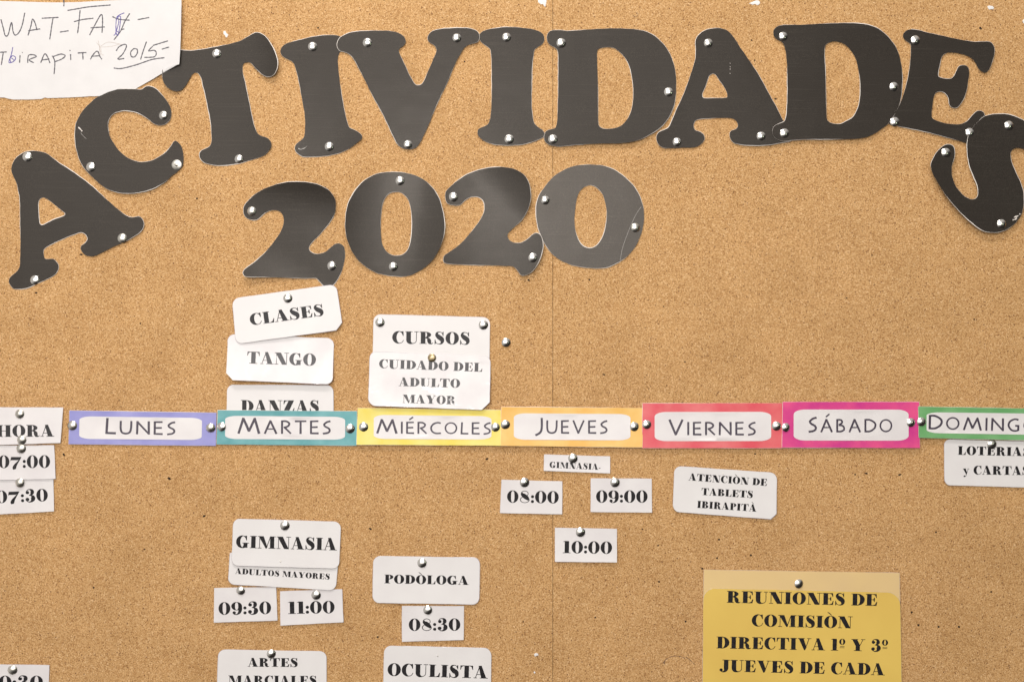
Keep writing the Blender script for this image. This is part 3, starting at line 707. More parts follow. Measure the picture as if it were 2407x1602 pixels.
# ------------------------------------------------------------------ handwritten note
note_t = thing('handwritten_note', 'white paper note with pencil handwriting in the upper left corner', 'note', P(200, 110, 0))
no = P(200, 110, 0)
note_out = Z((0, 0), [(-180,5),(0,12),(150,15),(300,20),(450,24),(590,25),(750,20),(900,12),(1060,4),(1200,-3),(1400,-14),(1672,-30),(1670,100),(1666,300),(1660,460),(1653,560),(1650,592),(1600,612),(1540,645),(1500,672),(1420,722),(1340,768),(1240,824),(1140,860),(1010,880),(900,886),(800,889),(750,893),(680,897),(600,900),(520,903),(440,906),(415,900),(398,905),(380,913),(280,917),(180,918),(120,917),(80,912),(40,900),(10,898),(-180,905)])
nd = []
for i in range(len(note_out)):
    a = note_out[i]; b = note_out[(i + 1) % len(note_out)]
    L = math.hypot(b[0] - a[0], b[1] - a[1]); k = max(1, int(L / 6))
    for j in range(k):
        t = j / k
        rg = 0.5 if (i >= 22) else 0.15
        nd.append((a[0] + (b[0] - a[0]) * t + rg * wob(j * 1.7 + i, 3), a[1] + (b[1] - a[1]) * t + rg * wob(j * 2.1 + i * 2, 5)))
sheet(note_t, no, 'paper_sheet', 'torn_edge', nd, [], sheet_h, M['note'], M['note'], 9, 0.15, (0.2, 0.1), 4)
# the turned-back corner flap
fl = Z((0, 0), [(1655, 585), (1540, 622), (1500, 670), (1500, 678), (1590, 620)])
def fold_h(x, y):
    return sheet_h(x, y)
V = [P(fl[0][0], fl[0][1], sheet_h(*fl[0]) - 0.1), P(fl[1][0], fl[1][1], sheet_h(*fl[1]) + 1.0), P(fl[2][0], fl[2][1], sheet_h(*fl[2]) + 0.5), P(fl[3][0], fl[3][1], sheet_h(*fl[3]) - 0.4), P(fl[4][0], fl[4][1], sheet_h(*fl[4]) - 0.3)]
obj('folded_corner', V, [(0, 1, 2), (0, 2, 3), (0, 3, 4)], M['note'], note_t, no)
pencil = [
 [(8,180),(30,260),(48,328),(75,320),(105,210),(120,290),(140,325),(175,300),(205,230),(228,120)],
 [(258,328),(285,240),(300,178),(325,220),(340,280)], [(260,285),(370,268)],
 [(385,170),(540,162)], [(490,162),(475,250),(458,365)], [(552,297),(632,285)],
 [(622,98),(700,85),(820,65),(1020,48)], [(738,95),(728,200),(715,308)], [(680,202),(760,182),(860,170)],
 [(825,325),(870,240),(920,150),(940,140),(945,200),(940,303)], [(835,258),(965,250)],
 [(1035,155),(1100,180),(1195,188)], [(1195,125),(1150,200),(1110,290),(1050,368)], [(1120,275),(1145,268)], [(1268,183),(1375,163)],
 [(-20,484),(62,480)], [(30,485),(12,600)], [(185,510),(180,580)], [(203,487),(208,484)],
 [(255,580),(262,515),(300,505),(335,522),(270,552),(312,580)], [(375,580),(410,500),(435,520),(460,582)], [(385,555),(455,545)],
 [(480,515),(505,570),(498,685)], [(485,525),(560,500),(600,515),(570,545),(505,570)], [(650,500),(652,555)], [(640,468),(650,466)],
 [(715,490),(795,485)], [(762,488),(765,550)], [(832,548),(870,490),(900,475),(920,520),(938,548)], [(840,520),(920,515)],
 [(1070,470),(1100,430),(1150,410),(1165,430),(1130,500),(1085,545),(1145,540)],
 [(1232,450),(1205,480),(1210,520),(1240,525),(1265,490),(1262,455),(1230,450)],
 [(1350,385),(1320,470),(1295,550)], [(1410,420),(1548,378)], [(1410,425),(1370,470),(1420,465),(1440,490),(1420,525),(1330,530)],
 [(1490,455),(1558,435)], [(1048,628),(1120,632),(1250,600),(1400,550),(1515,533)], [(583,-5),(590,30),(587,60)]]
blue = [[(1145,120),(1085,150),(1070,200),(1070,300),(1090,320),(1112,165),(1085,160),(1095,200),(1080,260),(1060,320),(1048,325)], [(1075,290),(1092,300),(1085,322),(1068,312)],
        [(118,435),(105,500),(82,575),(120,570),(145,535),(115,515),(85,550)], [(92,535),(100,575),(130,560),(105,535)]]
faint = [[(905,375),(915,430),(935,500),(960,508)], [(890,395),(930,450),(925,510)], [(925,430),(1000,390),(1120,412)], [(930,435),(1020,430),(1100,408)], [(920,410),(915,470),(905,500)]]
for k, (lst, mt, wd) in enumerate(((pencil, 'pencil', 2.6), (blue, 'blue_ink', 1.9), (faint, 'pencil_faint', 0.8))):
    for j, s_ in enumerate(lst):
        ribbon('handwriting_stroke' if k != 1 else 'blue_pen_stroke', Z((0, 0), s_), wd, sheet_h, M[mt], note_t, no, 0.10, 1.5, True, 0.3, j)

# ------------------------------------------------------------------ cards
def rquad(q, r, n=6, chamfer=(), wseed=0.0, step=7.0, amp=0.25):
    """rounded quad from TL,TR,BR,BL"""
    out = []
    for i in range(4):
        p = Vector(q[i]); a = Vector(q[i - 1]); b = Vector(q[(i + 1) % 4])
        da = (a - p).normalized(); db = (b - p).normalized()
        rr = r[i] if isinstance(r, (list, tuple)) else r
        if rr <= 0.01:
            out.append(tuple(p)); continue
        s, e = p + da * rr, p + db * rr
        m = 1 if i in chamfer else n
        for k in range(m + 1):
            t = k / m
            if m == 1:
                out.append(tuple(s.lerp(e, t)))
            else:
                c = 0.55
                c1 = s.lerp(p, c); c2 = e.lerp(p, c)
                out.append(tuple(s * (1 - t) ** 3 + c1 * 3 * t * (1 - t) ** 2 + c2 * 3 * t * t * (1 - t) + e * t ** 3))
    d = []
    for i in range(len(out)):
        a = out[i]; b = out[(i + 1) % len(out)]
        L = math.hypot(b[0] - a[0], b[1] - a[1]); k = max(1, int(L / step))
        for j in range(k):
            t = j / k
            w_ = amp * wob(len(d) * 0.6, wseed)
            d.append((a[0] + (b[0] - a[0]) * t + w_, a[1] + (b[1] - a[1]) * t + amp * wob(len(d) * 0.6 + 7, wseed)))
    return d

def card_h(q, base, flare=0.6, bow=0.2, ripple=0.08, seed=0.0, tilt=0.0):
    (x0, y0), (x1, y1), (x2, y2), (x3, y3) = q
    xm = (x0 + x1) / 2; w_ = max(1.0, abs(x1 - x0) / 2)
    def f(x, y):
        yt = y0 + (y1 - y0) * (x - x0) / (x1 - x0)
        yb = y3 + (y2 - y3) * (x - x3) / (x2 - x3)
        t = (y - yt) / max(1.0, (yb - yt))
        u = (x - xm) / w_
        tt = max(0.0, t)
        return base + flare * tt * tt + bow * u * u + tilt * u + ripple * (math.sin(x * 0.045 + seed * 3) * math.sin(y * 0.06 + seed) + 1)
    return f

def make_card(label, q, r, lines, base, name='activity_card', cat='card', group='white activity cards', mat='card', flare=0.6, bow=0.2, chamfer=(), seed=1.0, tilt=0.0, rim=(0.9, 0.35)):
    cx = sum(p[0] for p in q) / 4; cy = sum(p[1] for p in q) / 4
    org = P(cx, cy, 0)
    t = thing(name, label, cat, org, group)
    hf = card_h(q, base + 0.4, flare, bow, 0.10, seed, tilt)
    sheet(t, org, 'card_sheet', 'laminate_edge' if mat in ('card', 'card_gloss') else 'cut_edge', rquad(q, r, 6, chamfer, seed), [], hf, M[mat], M['film_edge'], 9, 0.25, rim, seed)
    for s_, L, Rr, cap in lines:
        text(t, org, s_, L, Rr, cap, hf, M['ink_gloss' if mat == 'card_gloss' else 'ink'])
    return hf, t, org

def ZL(reg, k, lines):
    return [(s_, (reg[0] + L[0] / k, reg[1] + L[1] / k), (reg[0] + Rr[0] / k, reg[1] + Rr[1] / k), cap / k) for s_, L, Rr, cap in lines]
def Zq(reg, k, q):
    return [(reg[0] + x / k, reg[1] + y / k) for x, y in q]

a_ = (500, 640); k_ = 4.355
make_card('rounded white card reading DANZAS, lower half behind the teal MARTES strip', Zq(a_, k_, [(148, 1150), (1232, 1155), (1240, 1620), (140, 1620)]), 15,
          ZL(a_, k_, [('DANZAS', (288, 1427), (1090, 1432), 122)]), 0.5, flare=0.2, seed=1.1)
make_card('glossy white card reading TANGO, just below the tilted CLASES card', Zq(a_, k_, [(158, 632), (1240, 675), (1225, 1145), (135, 1098)]), 16,
          ZL(a_, k_, [('TANGO', (350, 930), (1055, 955), 122)]), 0.5, mat='card_gloss', flare=5.0, bow=0.9, chamfer=(3,), seed=2.2, tilt=-0.8)
make_card('tilted rounded white card reading CLASES', Zq(a_, k_, [(200, 267), (1262, 122), (1332, 582), (238, 732)]), 16,
          ZL(a_, k_, [('CLASES', (388, 543), (1143, 440), 118)]), 2.0, flare=1.2, chamfer=(2,), seed=3.1)
a_ = (820, 700)
make_card('rounded white card reading CURSOS, pinned at both upper corners', Zq(a_, k_, [(255, 168), (1445, 200), (1435, 800), (240, 760)]), 16,
          ZL(a_, k_, [('CURSOS', (443, 463), (1240, 477), 124)]), 0.5, flare=0.3, seed=4.4)
make_card('glossy rounded white card reading CUIDADO DEL ADULTO MAYOR', Zq(a_, k_, [(218, 550), (1450, 592), (1438, 1145), (198, 1100)]), [14, 16, 18, 18],
          ZL(a_, k_, [('CUIDADO DEL', (308, 716), (1365, 755), 90), ('ADULTO', (512, 900), (1138, 918), 88), ('MAYOR', (548, 1072), (1095, 1088), 85)]), 1.3, mat='card_gloss', flare=3.0, bow=0.6, chamfer=(2,), seed=5.2)
a_ = (490, 1200); k_ = 3.9
make_card('white card reading ADULTOS MAYORES, mostly behind the large GIMNASIA card', Zq(a_, k_, [(198, 385), (1205, 282), (1165, 728), (180, 670)]), [2, 2, 15, 15],
          ZL(a_, k_, [('ADULTOS MAYORES', (245, 575), (1112, 628), 52)]), 0.5, flare=1.4, seed=6.1)
make_card('rounded white card reading GIMNASIA in large letters', Zq(a_, k_, [(228, 72), (1215, 100), (1197, 528), (212, 500)]), 16,
          ZL(a_, k_, [('GIMNASIA', (252, 336), (1175, 361), 112)]), 1.6, flare=1.4, seed=7.3)
make_card('rounded white card reading ARTES MARCIALES at the bottom edge of the photo', Zq(a_, k_, [(92, 1268), (1082, 1285), (1080, 1720), (76, 1720)]), 16,
          ZL(a_, k_, [('ARTES', (362, 1425), (820, 1428), 80), ('MARCIALES', (182, 1590), (992, 1594), 84)]), 0.5, flare=0.8, seed=8.7)
a_ = (850, 1280); k_ = 4.87
make_card('rounded white card reading PODÒLOGA', Zq(a_, k_, [(135, 125), (1352, 145), (1345, 680), (125, 660)]), 16,
          ZL(a_, k_, [('PODÒLOGA', (260, 437), (1225, 455), 100)]), 0.6, flare=1.3, seed=9.2)
make_card('rounded white card reading OCULISTA at the bottom edge of the photo', Zq(a_, k_, [(258, 1150), (1483, 1180), (1480, 1760), (245, 1760)]), 17,
          ZL(a_, k_, [('OCULISTA', (295, 1493), (1440, 1526), 142)]), 0.6, flare=0.5, seed=10.2)
a_ = (1490, 930); k_ = 5.2275
make_card('rounded white card reading ATENCIÒN DE TABLETS IBIRAPITÀ', Zq(a_, k_, [(500, 860), (1757, 945), (1748, 1515), (478, 1420)]), [16, 16, 13, 16],
          ZL(a_, k_, [('ATENCIÒN DE', (672, 1035), (1635, 1105), 86), ('TABLETS', (828, 1215), (1462, 1252), 86), ('IBIRAPITÀ', (775, 1372), (1505, 1420), 86)]), 0.6, flare=1.0, bow=0.7, chamfer=(2,), seed=11.4)
a_ = (1807, 930); k_ = 3.927
make_card('rounded white card reading LOTERIAS y CARTAS under the green DOMINGO strip', Zq(a_, k_, [(1620, 400), (2620, 425), (2622, 850), (1625, 822)]), 14,
          ZL(a_, k_, [('LOTERIAS', (1745, 542), (2412, 555), 80), ('y CARTAS', (1790, 722), (2405, 730), 80)]), 0.6, flare=0.8, seed=12.1)

TG = 'square-cut white time cards'
def time_card(label, q, lines, base=0.5, **kw):
    return make_card(label, q, 0, lines, base, name='time_card', group=TG, mat='card_flat', rim=(0.5, 0.2), **kw)
a_ = (0, 930); k_ = 4.712
time_card('lowest white time card under HORA at the left edge, reading 07:30', Zq(a_, k_, [(-220, 915), (590, 905), (598, 1277), (-220, 1322)]), ZL(a_, k_, [('07:30', (-45, 1186), (532, 1163), 136)]), 0.5, flare=0.8, seed=1.5)
time_card('white time card directly under the HORA card, reading 07:00', Zq(a_, k_, [(-220, 552), (600, 545), (615, 918), (-220, 934)]), ZL(a_, k_, [('07:00', (-20, 797), (555, 795), 138)]), 1.1, flare=0.9, seed=2.5)
make_card('white card reading HORA at the left edge of the photo', Zq(a_, k_, [(-220, 126), (700, 128), (667, 520), (-220, 548)]), 0, ZL(a_, k_, [('HORA', (-42, 453), (598, 449), 130)]), 1.7, name='heading_card', group=None, mat='card_flat', rim=(0.5, .2), flare=0.9, seed=3.5)
time_card('white card reading 10:30 cut off in the lower left corner', [(-40, 1560), (115.9, 1561.8), (113.5, 1645), (-42, 1648)], [('10:30', (-26, 1616), (101, 1616), 29)], 0.5, flare=0.5, seed=4.5)
a_ = (1140, 930); k_ = 5.2275
make_card('small white slip reading GIMNASIA under the orange JUEVES strip', Zq(a_, k_, [(728, 718), (1538, 742), (1537, 950), (722, 918)]), 0, ZL(a_, k_, [('GIMNASIA-', (792, 880), (1418, 908), 74)]), 0.5, name='paper_slip', group=None, mat='card_flat', rim=(.5, .2), flare=0.7, seed=5.5)
time_card('white card reading 08:00, left of the pair under the GIMNASIA slip', Zq(a_, k_, [(203, 1027), (950, 1048), (948, 1452), (185, 1437)]), ZL(a_, k_, [('08:00', (270, 1308), (905, 1318), 148)]), 0.5, flare=0.9, seed=6.5)
time_card('white card reading 09:00, right of the pair under the GIMNASIA slip', Zq(a_, k_, [(1300, 1012), (2047, 1015), (2052, 1432), (1297, 1425)]), ZL(a_, k_, [('09:00', (1365, 1308), (1998, 1308), 148)]), 0.5, flare=0.7, seed=7.5)
a_ = (1280, 1220); k_ = 11.78
time_card('white card reading 10:00 just right of the board seam', Zq(a_, k_, [(290, 232), (2005, 258), (2003, 1190), (287, 1168)]), ZL(a_, k_, [('10:00', (505, 928), (1868, 950), 335)]), 0.5, flare=1.8, seed=8.5)
a_ = (490, 1200); k_ = 3.9
time_card('left white time card below ADULTOS MAYORES, reading 09:30', Zq(a_, k_, [(52, 705), (620, 697), (632, 1003), (50, 1022)]), ZL(a_, k_, [('09:30', (93, 950), (575, 942), 113)]), 0.5, flare=0.8, seed=9.5)
time_card('right white time card below ADULTOS MAYORES, reading 11:00', Zq(a_, k_, [(657, 735), (1225, 717), (1237, 1018), (660, 1050)]), ZL(a_, k_, [('11:00', (730, 943), (1157, 935), 112)]), 0.5, flare=1.2, seed=10.5)
a_ = (850, 1280); k_ = 4.87
time_card('white card reading 08:30 between PODÒLOGA and OCULISTA', Zq(a_, k_, [(463, 697), (1172, 697), (1168, 1085), (463, 1105)]), ZL(a_, k_, [('08:30', (540, 980), (1130, 978), 138)]), 0.5, flare=1.1, seed=11.5)

# yellow meeting notice on its cream sheet
a_ = (1630, 1320); k_ = 4.62
q = Zq(a_, k_, [(113, 83), (2238, 117), (2262, 1700), (92, 1700)])
make_card('cream backing sheet showing above the yellow REUNIONES notice', q, 0, [], 0.5, name='backing_sheet', cat='paper sheet', group=None, mat='cream', flare=0.3, seed=1.7, rim=(.5, .2))
q = Zq(a_, k_, [(108, 283), (2244, 330), (2268, 1700), (96, 1700)])
make_card('yellow notice reading REUNIONES DE COMISIÒN DIRECTIVA', q, [27, 30, 0, 0],
          ZL(a_, k_, [('REUNIONES DE', (362, 440), (1998, 475), 128), ('COMISIÒN', (632, 695), (1722, 718), 128), ('DIRECTIVA 1º Y 3º', (250, 935), (2112, 970), 128), ('JUEVES DE CADA', (280, 1185), (2075, 1228), 128)]),
          1.2, name='meeting_notice', cat='notice', group=None, mat='yellow', flare=0.6, seed=2.7, rim=(.6, .2))

# ------------------------------------------------------------------ day strips
def barrel(q, rx, ry):
    """panel with flat sides and long rounded shoulders; q TL,TR,BR,BL"""
    (x0, y0), (x1, y1), (x2, y2), (x3, y3) = q
    out = []
    def pt(u, v):
        tx = x0 + (x1 - x0) * u; ty = y0 + (y1 - y0) * u
        bx = x3 + (x2 - x3) * u; by = y3 + (y2 - y3) * u
        return (tx + (bx - tx) * v, ty + (by - ty) * v)
    n = 8
    for (cu, cv, a0) in ((rx, ry, 180), (1 - rx, ry, 270), (1 - rx, 1 - ry, 0), (rx, 1 - ry, 90)):
        for i in range(n + 1):
            a = math.radians(a0 + 90 * i / n)
            out.append(pt(cu + rx * math.cos(a), cv + ry * math.sin(a)))
    return out
def strip(label, q, inner, word, L, Rr, cap, big, mat, base, seed, flare=0.7, bow=0.5):
    cx = sum(p[0] for p in q) / 4; cy = sum(p[1] for p in q) / 4
    org = P(cx, cy, 0)
    t = thing('day_strip', label, 'day label', org, 'coloured weekday strips in a row')
    hf = card_h(q, base + 0.3, flare, bow, 0.12, seed)
    sheet(t, org, 'strip_sheet', 'cut_edge', rquad(q, 0, 6, (), seed), [], hf, M[mat], M['rim'], 9, 0.25, (0.7, 0.3), seed)
    b = barrel(inner, 0.10, 0.16)
    pts, tris = triangulate([(b, [])], 9)
    V = [P(x, y, hf(x, y) + 0.18) for x, y in pts]
    F = []
    for tr in tris:
        p0, p1, p2 = (pts[i] for i in tr)
        F.append(tr[::-1] if (p1[0] - p0[0]) * (p2[1] - p0[1]) - (p1[1] - p0[1]) * (p2[0] - p0[0]) > 0 else tr)
    obj('name_panel', V, F, M['card_flat'], t, org, True)
    text(t, org, word, L, Rr, cap, hf, M['ink_day'], 'day', big, 0.30)
    return hf
strip('lilac weekday strip reading LUNES', [(163, 964.4), (508.9, 969.4), (507.2, 1047.1), (161.3, 1043.1)], [(186.8, 977.7), (474.9, 981.5), (474, 1033.5), (186, 1030.8)],
      'LUNES', (247.5, 1018.8), (412, 1021.5), 31, 1.2, 'lilac', 0.6, 1.2)
strip('teal weekday strip reading MARTES', [(511.9, 963.6), (839.1, 966), (837.9, 1046.8), (509.2, 1043.8)], [(529.2, 976.6), (811.3, 979), (811, 1032.8), (529, 1031)],
      'MARTES', (558, 1018.4), (777.3, 1019.6), 31.5, 1.18, 'teal', 1.2, 2.4)
strip('yellow weekday strip reading MIÉRCOLES', [(840.7, 958.3), (1178.2, 963), (1178, 1046.7), (838, 1044.4)], [(878.6, 974.3), (1155.4, 977.5), (1155.2, 1032.3), (878.4, 1030.8)],
      'MIÉRCOLES', (884.3, 1018), (1153.5, 1020.3), 28, 1.2, 'lemon', 1.3, 3.6, flare=2.2)
strip('orange weekday strip reading JUEVES', [(1178.3, 955.8), (1511.1, 958.3), (1510.2, 1050.9), (1177.3, 1047)], [(1207.9, 970.6), (1482, 972.5), (1481.8, 1034.2), (1207.8, 1032.6)],
      'JUEVES', (1257.6, 1018), (1428, 1018.5), 31, 1.18, 'orange', 1.7, 4.8, flare=1.8)
strip('coral red weekday strip reading VIERNES', [(1510.7, 947.6), (1839, 946.8), (1838.5, 1052.4), (1509, 1052.4)], [(1538.8, 967.6), (1812.7, 967.2), (1812.7, 1035.8), (1538.8, 1036)],
      'VIERNES', (1571.5, 1022), (1776.5, 1022.2), 31, 1.18, 'coral', 2.1, 5.1, flare=0.9)
strip('magenta weekday strip reading SÁBADO', [(1840, 944), (2160.5, 944), (2162.2, 1052.2), (1838, 1051)], [(1865.6, 961.8), (2135.6, 962.2), (2135.8, 1035), (1865.6, 1034.6)],
      'SÁBADO', (1899.2, 1015.2), (2097.5, 1015.2), 31, 1.15, 'magenta', 2.6, 6.3)
strip('green weekday strip reading DOMINGO at the right edge of the photo', [(2158.4, 955), (2500, 961), (2500, 1036), (2159.7, 1028)], [(2178, 968.2), (2480, 972), (2480, 1022), (2178, 1017)],
      'DOMINGO', (2182.5, 1008), (2437, 1014.5), 30, 1.12, 'green', 3.2, 7.7)

# ------------------------------------------------------------------ torn paper remains
def scrap(label, pts, h=0.5):
    cx = sum(p[0] for p in pts) / len(pts); cy = sum(p[1] for p in pts) / len(pts)
    org = P(cx, cy, 0)
    V = [P(x, y, 0.05) for x, y in pts] + [P(cx + (x - cx) * 0.85, cy + (y - cy) * 0.85, h * (1 + 0.4 * wob(i, cx))) for i, (x, y) in enumerate(pts)] + [P(cx, cy, h * 1.2)]
    n = len(pts)
    F = [(i, (i + 1) % n, n + (i + 1) % n, n + i) for i in range(n)] + [(n + i, n + (i + 1) % n, 2 * n) for i in range(n)]
    o = obj('paper_scrap', V, F, M['scrap'], None, org)
    o['label'] = label; o['category'] = 'paper scrap'; o['group'] = 'torn paper remains stuck to the cork'
scrap('torn white paper scrap at the top edge above the upright letter I', [(1264, -6), (1265, 6), (1270, 10), (1273, 11), (1276, 10), (1280, 16), (1282, 17), (1284, 8), (1285, 2), (1283, -6)])
scrap('torn white paper scrap at the top edge above the space before second D', [(1760, 9), (1766, 6), (1775, 2), (1782, 1), (1786, 4), (1787, 8), (1784, 12), (1780, 13), (1775, 10), (1769, 12), (1764, 10)])
scrap('small white paper scrap between the handwritten note and letter T', [(525, 74), (530, 73), (532, 78), (537, 82), (534, 88), (531, 89), (529, 84), (525, 80)])
scrap('white paper bit on the cork above the right end of letter E', [(2321, 15), (2326, 13.5), (2334, 15), (2337, 19), (2334, 23), (2330, 22), (2326, 23.5), (2322, 20)])
scrap('white paper bit touching the right edge of the photo above letter E', [(2403, 50), (2407, 45), (2414, 46), (2416, 54), (2410, 58), (2405, 55)])
scrap('tiny white paper scrap near the seam, left of the yellow notice', [(1255, 1536), (1260, 1533), (1265, 1535), (1266, 1539), (1262, 1540), (1259, 1542), (1256, 1540)], 0.8)
scrap('tiniest white paper scrap below the other one at the bottom centre', [(1254, 1578), (1257, 1576), (1259, 1580), (1256, 1582)], 0.5)

# ------------------------------------------------------------------ thumbtacks
def lathe(prof, n=28):
    V = []; F = []
    for r, h in prof[:-1]:
        for i in range(n):
            a = 2 * math.pi * i / n
            V.append(Vector((r * math.cos(a), -h, r * math.sin(a))))
    V.append(Vector((0, -prof[-1][1], 0)))
    m = len(prof) - 1
    for k in range(m - 1):
        for i in range(n):
            F.append((k * n + i, k * n + (i + 1) % n, (k + 1) * n + (i + 1) % n, (k + 1) * n + i))
    for i in range(n):
        F.append(((m - 1) * n + i, (m - 1) * n + (i + 1) % n, m * n))
    return V, F
mm = 0.001
def dome(Rm, Hm, nub=0.0):
    Rs = (Rm * Rm + Hm * Hm) / (2 * Hm)
    pr = [(Rm * 0.86 * mm, -0.15 * mm), (Rm * mm, -0.12 * mm), (Rm * 1.01 * mm, 0.08 * mm)]
    for i in range(1, 10):
        r = Rm * math.cos(math.pi / 2 * i / 10)
        h = math.sqrt(max(0, Rs * Rs - r * r)) - (Rs - Hm)
        if nub and r < 1.8:
            h += nub * (1 - r / 1.8)
        pr.append((r * mm, (0.1 + h) * mm))
    pr.append((0, (0.1 + Hm + nub) * mm))
    return lathe(pr)
def mesh_of(name, vf, mat):
    me = bpy.data.meshes.new(name)
    me.from_pydata([tuple(v) for v in vf[0]], [], vf[1])
    me.materials.append(mat)
    me.polygons.foreach_set('use_smooth', [True] * len(me.polygons))
    return me
HEADS = {'steel': mesh_of('tack_head', dome(5.3, 1.95), M['steel']), 'nub': mesh_of('tack_head_flat', dome(5.7, 1.2, 0.9), M['satin']),
         'satin': mesh_of('tack_head_satin', dome(5.4, 2.3), M['satin']), 'brass': mesh_of('tack_head_brass', dome(5.0, 1.5), M['brass'])}
PIN = mesh_of('tack_pin', lathe([(0.55 * mm, 0.3 * mm), (0.55 * mm, -4 * mm), (0.45 * mm, -7 * mm), (0, -9 * mm)], 10), M['steel'])

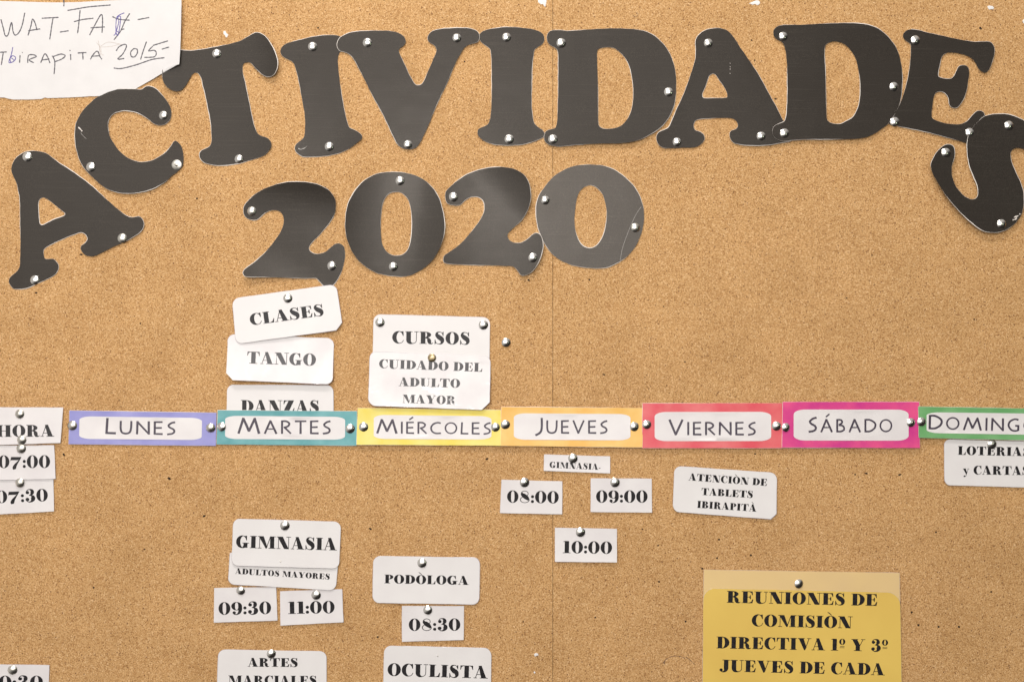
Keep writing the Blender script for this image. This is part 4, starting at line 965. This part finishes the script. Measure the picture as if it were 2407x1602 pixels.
LH = {i: v[0] for i, v in letter_h.items()}
T_ = [
 (63.3, 368.1, 1, 'steel', 'tack at the top of the tilted lower left letter A'),
 (287, 559.4, 1, 'satin', 'tack on the right foot of the tilted lower left letter A'),
 (80.4, 657.9, 1, 'steel', 'tack on the left foot of the tilted lower left letter A'),
 (382.7, 270.4, 2, 'steel', 'tack on the upper tip of letter C'),
 (212.2, 391.8, 2, 'steel', 'tack on the lower left curve of letter C'),
 (414.5, 387, 2, 'nub', 'flat tack with a raised centre on the lower tip of letter C'),
 (509.2, 126, 3, 'steel', 'tack at the top of letter T'),
 (560.5, 373.2, 3, 'steel', 'tack at the foot of letter T'),
 (734.7, 109.2, 4, 'steel', 'tack at the top of the tilted letter I'),
 (773.7, 344.1, 4, 'steel', 'tack at the foot of the tilted letter I'),
 (863, 99.7, 5, 'steel', 'tack on the left arm of letter V'),
 (1074, 88.8, 5, 'steel', 'tack on the right arm of letter V'),
 (959.2, 339, 5, 'steel', 'tack at the bottom point of letter V'),
 (1191, 86.9, 6, 'steel', 'tack at the top of the upright letter I'),
 (1197, 326.7, 6, 'steel', 'tack at the foot of the upright letter I'),
 (1319.4, 100.9, 7, 'steel', 'tack on the upper left corner of the D on the seam'),
 (1299.7, 326.7, 7, 'steel', 'tack on the lower left corner of the D on the seam'),
 (1571.4, 216.2, 7, 'steel', 'tack on the right curve of the D on the seam'),
 (1665.3, 100.7, 8, 'steel', 'tack at the top of the upright letter A'),
 (1591, 333.6, 8, 'steel', 'tack on the left foot of the upright letter A'),
 (1789.5, 319.5, 8, 'steel', 'tack on the right foot of the upright letter A'),
 (1841.8, 84.8, 9, 'steel', 'tack on the upper left corner of the D before E'),
 (1844.9, 312.7, 9, 'steel', 'tack on the lower left corner of the D before E'),
 (2102, 203.5, 9, 'steel', 'tack on the right curve of the D before E'),
 (2152.7, 93.8, 10, 'steel', 'tack on the upper left corner of letter E'),
 (2104, 285.9, 10, 'steel', 'tack on the lower left corner of letter E'),
 (2281, 310.5, 10, 'steel', 'tack on the foot of letter E, half under letter S'),
 (2373, 294, 11, 'steel', 'tack at the top of letter S'),
 (2223.5, 359, 11, 'steel', 'tack on the left tip of letter S'),
 (2355, 525.8, 11, 'steel', 'tack at the bottom of letter S'),
 (591.5, 495.8, 12, 'satin', 'tack on the upper left curl of the first digit 2'),
 (779, 625, 12, 'steel', 'tack on the tail of the first digit 2'),
 (939.7, 424.3, 13, 'steel', 'tack at the top of the first digit 0'),
 (924.4, 626.4, 13, 'steel', 'tack at the bottom of the first digit 0'),
 (1065, 463, 14, 'steel', 'tack on the upper left curl of the second digit 2'),
 (1253.2, 605.2, 14, 'steel', 'tack on the tail of the second digit 2'),
 (1281.8, 470, 15, 'steel', 'tack on the left side of the last digit 0'),
 (1494.3, 534.5, 15, 'satin', 'tack on the right side of the last digit 0'),
 (676.3, 700.4, 2.2, 'steel', 'tack at the top of the CLASES card'),
 (893, 757, 0.9, 'steel', 'tack in the upper left corner of the CURSOS card'),
 (1136.2, 763.1, 0.9, 'steel', 'tack in the upper right corner of the CURSOS card'),
 (1015, 840.5, 1.6, 'brass', 'dull brown tack at the top of the CUIDADO DEL ADULTO MAYOR card'),
 (1189.7, 804.5, 0.2, 'steel', 'tack alone on bare cork right of the CURSOS card'),
 (854.4, 1003, 2.0, 'steel', 'tack at the left end of the yellow MIÉRCOLES strip'),
 (1164.4, 1003.6, 2.2, 'steel', 'tack at the right end of the yellow MIÉRCOLES strip'),
 (1188, 997.8, 2.4, 'steel', 'tack at the left end of the orange JUEVES strip'),
 (1491.6, 1002.3, 2.5, 'steel', 'tack at the right end of the orange JUEVES strip'),
 (1520.7, 997, 2.9, 'steel', 'tack at the left end of the coral VIERNES strip'),
 (1825.3, 1000.8, 2.9, 'steel', 'tack at the right end of the coral VIERNES strip'),
 (1848.3, 1004, 3.4, 'steel', 'tack at the left end of the magenta SÁBADO strip'),
 (2141.9, 992.4, 3.4, 'steel', 'tack at the right end of the magenta SÁBADO strip'),
 (2166.6, 990.6, 3.9, 'steel', 'tack at the left end of the green DOMINGO strip'),
 (169.1, 999.6, 1.4, 'satin', 'tack at the left end of the lilac LUNES strip'),
 (494.8, 1005.6, 1.4, 'satin', 'tack at the right end of the lilac LUNES strip'),
 (519.9, 1002.5, 2.0, 'steel', 'tack at the left end of the teal MARTES strip'),
 (823, 1007.2, 2.0, 'steel', 'tack at the right end of the teal MARTES strip'),
 (45.2, 972.4, 2.1, 'satin', 'tack above the letters of the HORA card'),
 (49.9, 1033.4, 3.0, 'satin', 'tack on the lower edge of the HORA card'),
 (49, 1053.7, 1.7, 'satin', 'tack at the top of the card directly under HORA'),
 (45.4, 1134.2, 2.3, 'satin', 'tack at the top of the lowest card of the HORA column'),
 (2332.3, 1043.8, 1.0, 'steel', 'tack at the top of the LOTERIAS y CARTAS card'),
 (1346.6, 1076.7, 0.9, 'steel', 'tack at the top of the small GIMNASIA slip'),
 (1233.2, 1133.3, 0.9, 'steel', 'tack on the left card of the pair under the GIMNASIA slip'),
 (1445.7, 1133.3, 0.9, 'steel', 'tack on the right card of the pair under the GIMNASIA slip'),
 (1364.6, 1250.1, 0.9, 'steel', 'tack on the lone time card just right of the seam'),
 (669.2, 1234.6, 2.0, 'steel', 'tack at the top of the large GIMNASIA card'),
 (564.9, 1387.7, 1.0, 'steel', 'tack on the left time card below ADULTOS MAYORES'),
 (742.6, 1398, 1.0, 'steel', 'tack on the right time card below ADULTOS MAYORES'),
 (637.4, 1535.9, 1.0, 'steel', 'tack at the top of the ARTES MARCIALES card'),
 (991.5, 1322.5, 1.0, 'steel', 'tack at the top of the PODÒLOGA card'),
 (1005.2, 1433, 1.0, 'steel', 'tack on the time card between PODÒLOGA and OCULISTA'),
 (1878.7, 1371.5, 1.2, 'steel', 'tack on the cream sheet above the yellow notice'),
 (28.6, 1574, 0.9, 'satin', 'tack at the top of the 10:30 card in the lower left corner'),
]
for i, (px, py, ref, kind, lab) in enumerate(T_):
    h = LH[ref](px, py) if isinstance(ref, int) else ref
    if 'dull brown' in lab or 'flat tack' in lab:
        label = lab
    else:
        label = 'round silver ' + lab
    dh = h + (0.35 if isinstance(ref, int) else 0.75)
    t = thing('thumbtack', label, 'thumbtack', P(px, py, dh + 1.0) + Vector((0, 0.001, 0)), 'silver thumbtacks in the board')
    rr = random.Random(i * 31 + 5)
    # heads sit a little askew
    t.rotation_euler = (math.radians(rr.uniform(-7, 5)), rr.uniform(0, 6.28), math.radians(rr.uniform(-6, 6)))
    sc = rr.uniform(0.97, 1.05)
    hd = bpy.data.objects.new('head', HEADS[kind]); COL.objects.link(hd); hd.parent = t; hd.scale = (sc, 1, sc)
    pn = bpy.data.objects.new('pin', PIN); COL.objects.link(pn); pn.parent = t

# stubs of broken pins left in three cards
for px, py, h, lab in ((1699.5, 1112.7, 0.9, 'tiny broken pin stub near the top of the ATENCIÒN card'), (659.5, 1318.5, 2.9, 'tiny broken pin stub near the bottom of the large GIMNASIA card'),
                       (1029, 1540, 1.0, 'tiny broken pin stub above the word OCULISTA')):
    V, F = lathe([(0.9 * mm, 0.0), (0.8 * mm, 0.5 * mm), (0.45 * mm, 1.0 * mm), (0, 1.1 * mm)], 10)
    o = P(px, py, h)
    ob = obj('pin_stub', [v + o for v in V], F, M['satin'], None, o, True)
    ob['label'] = lab; ob['category'] = 'pin'
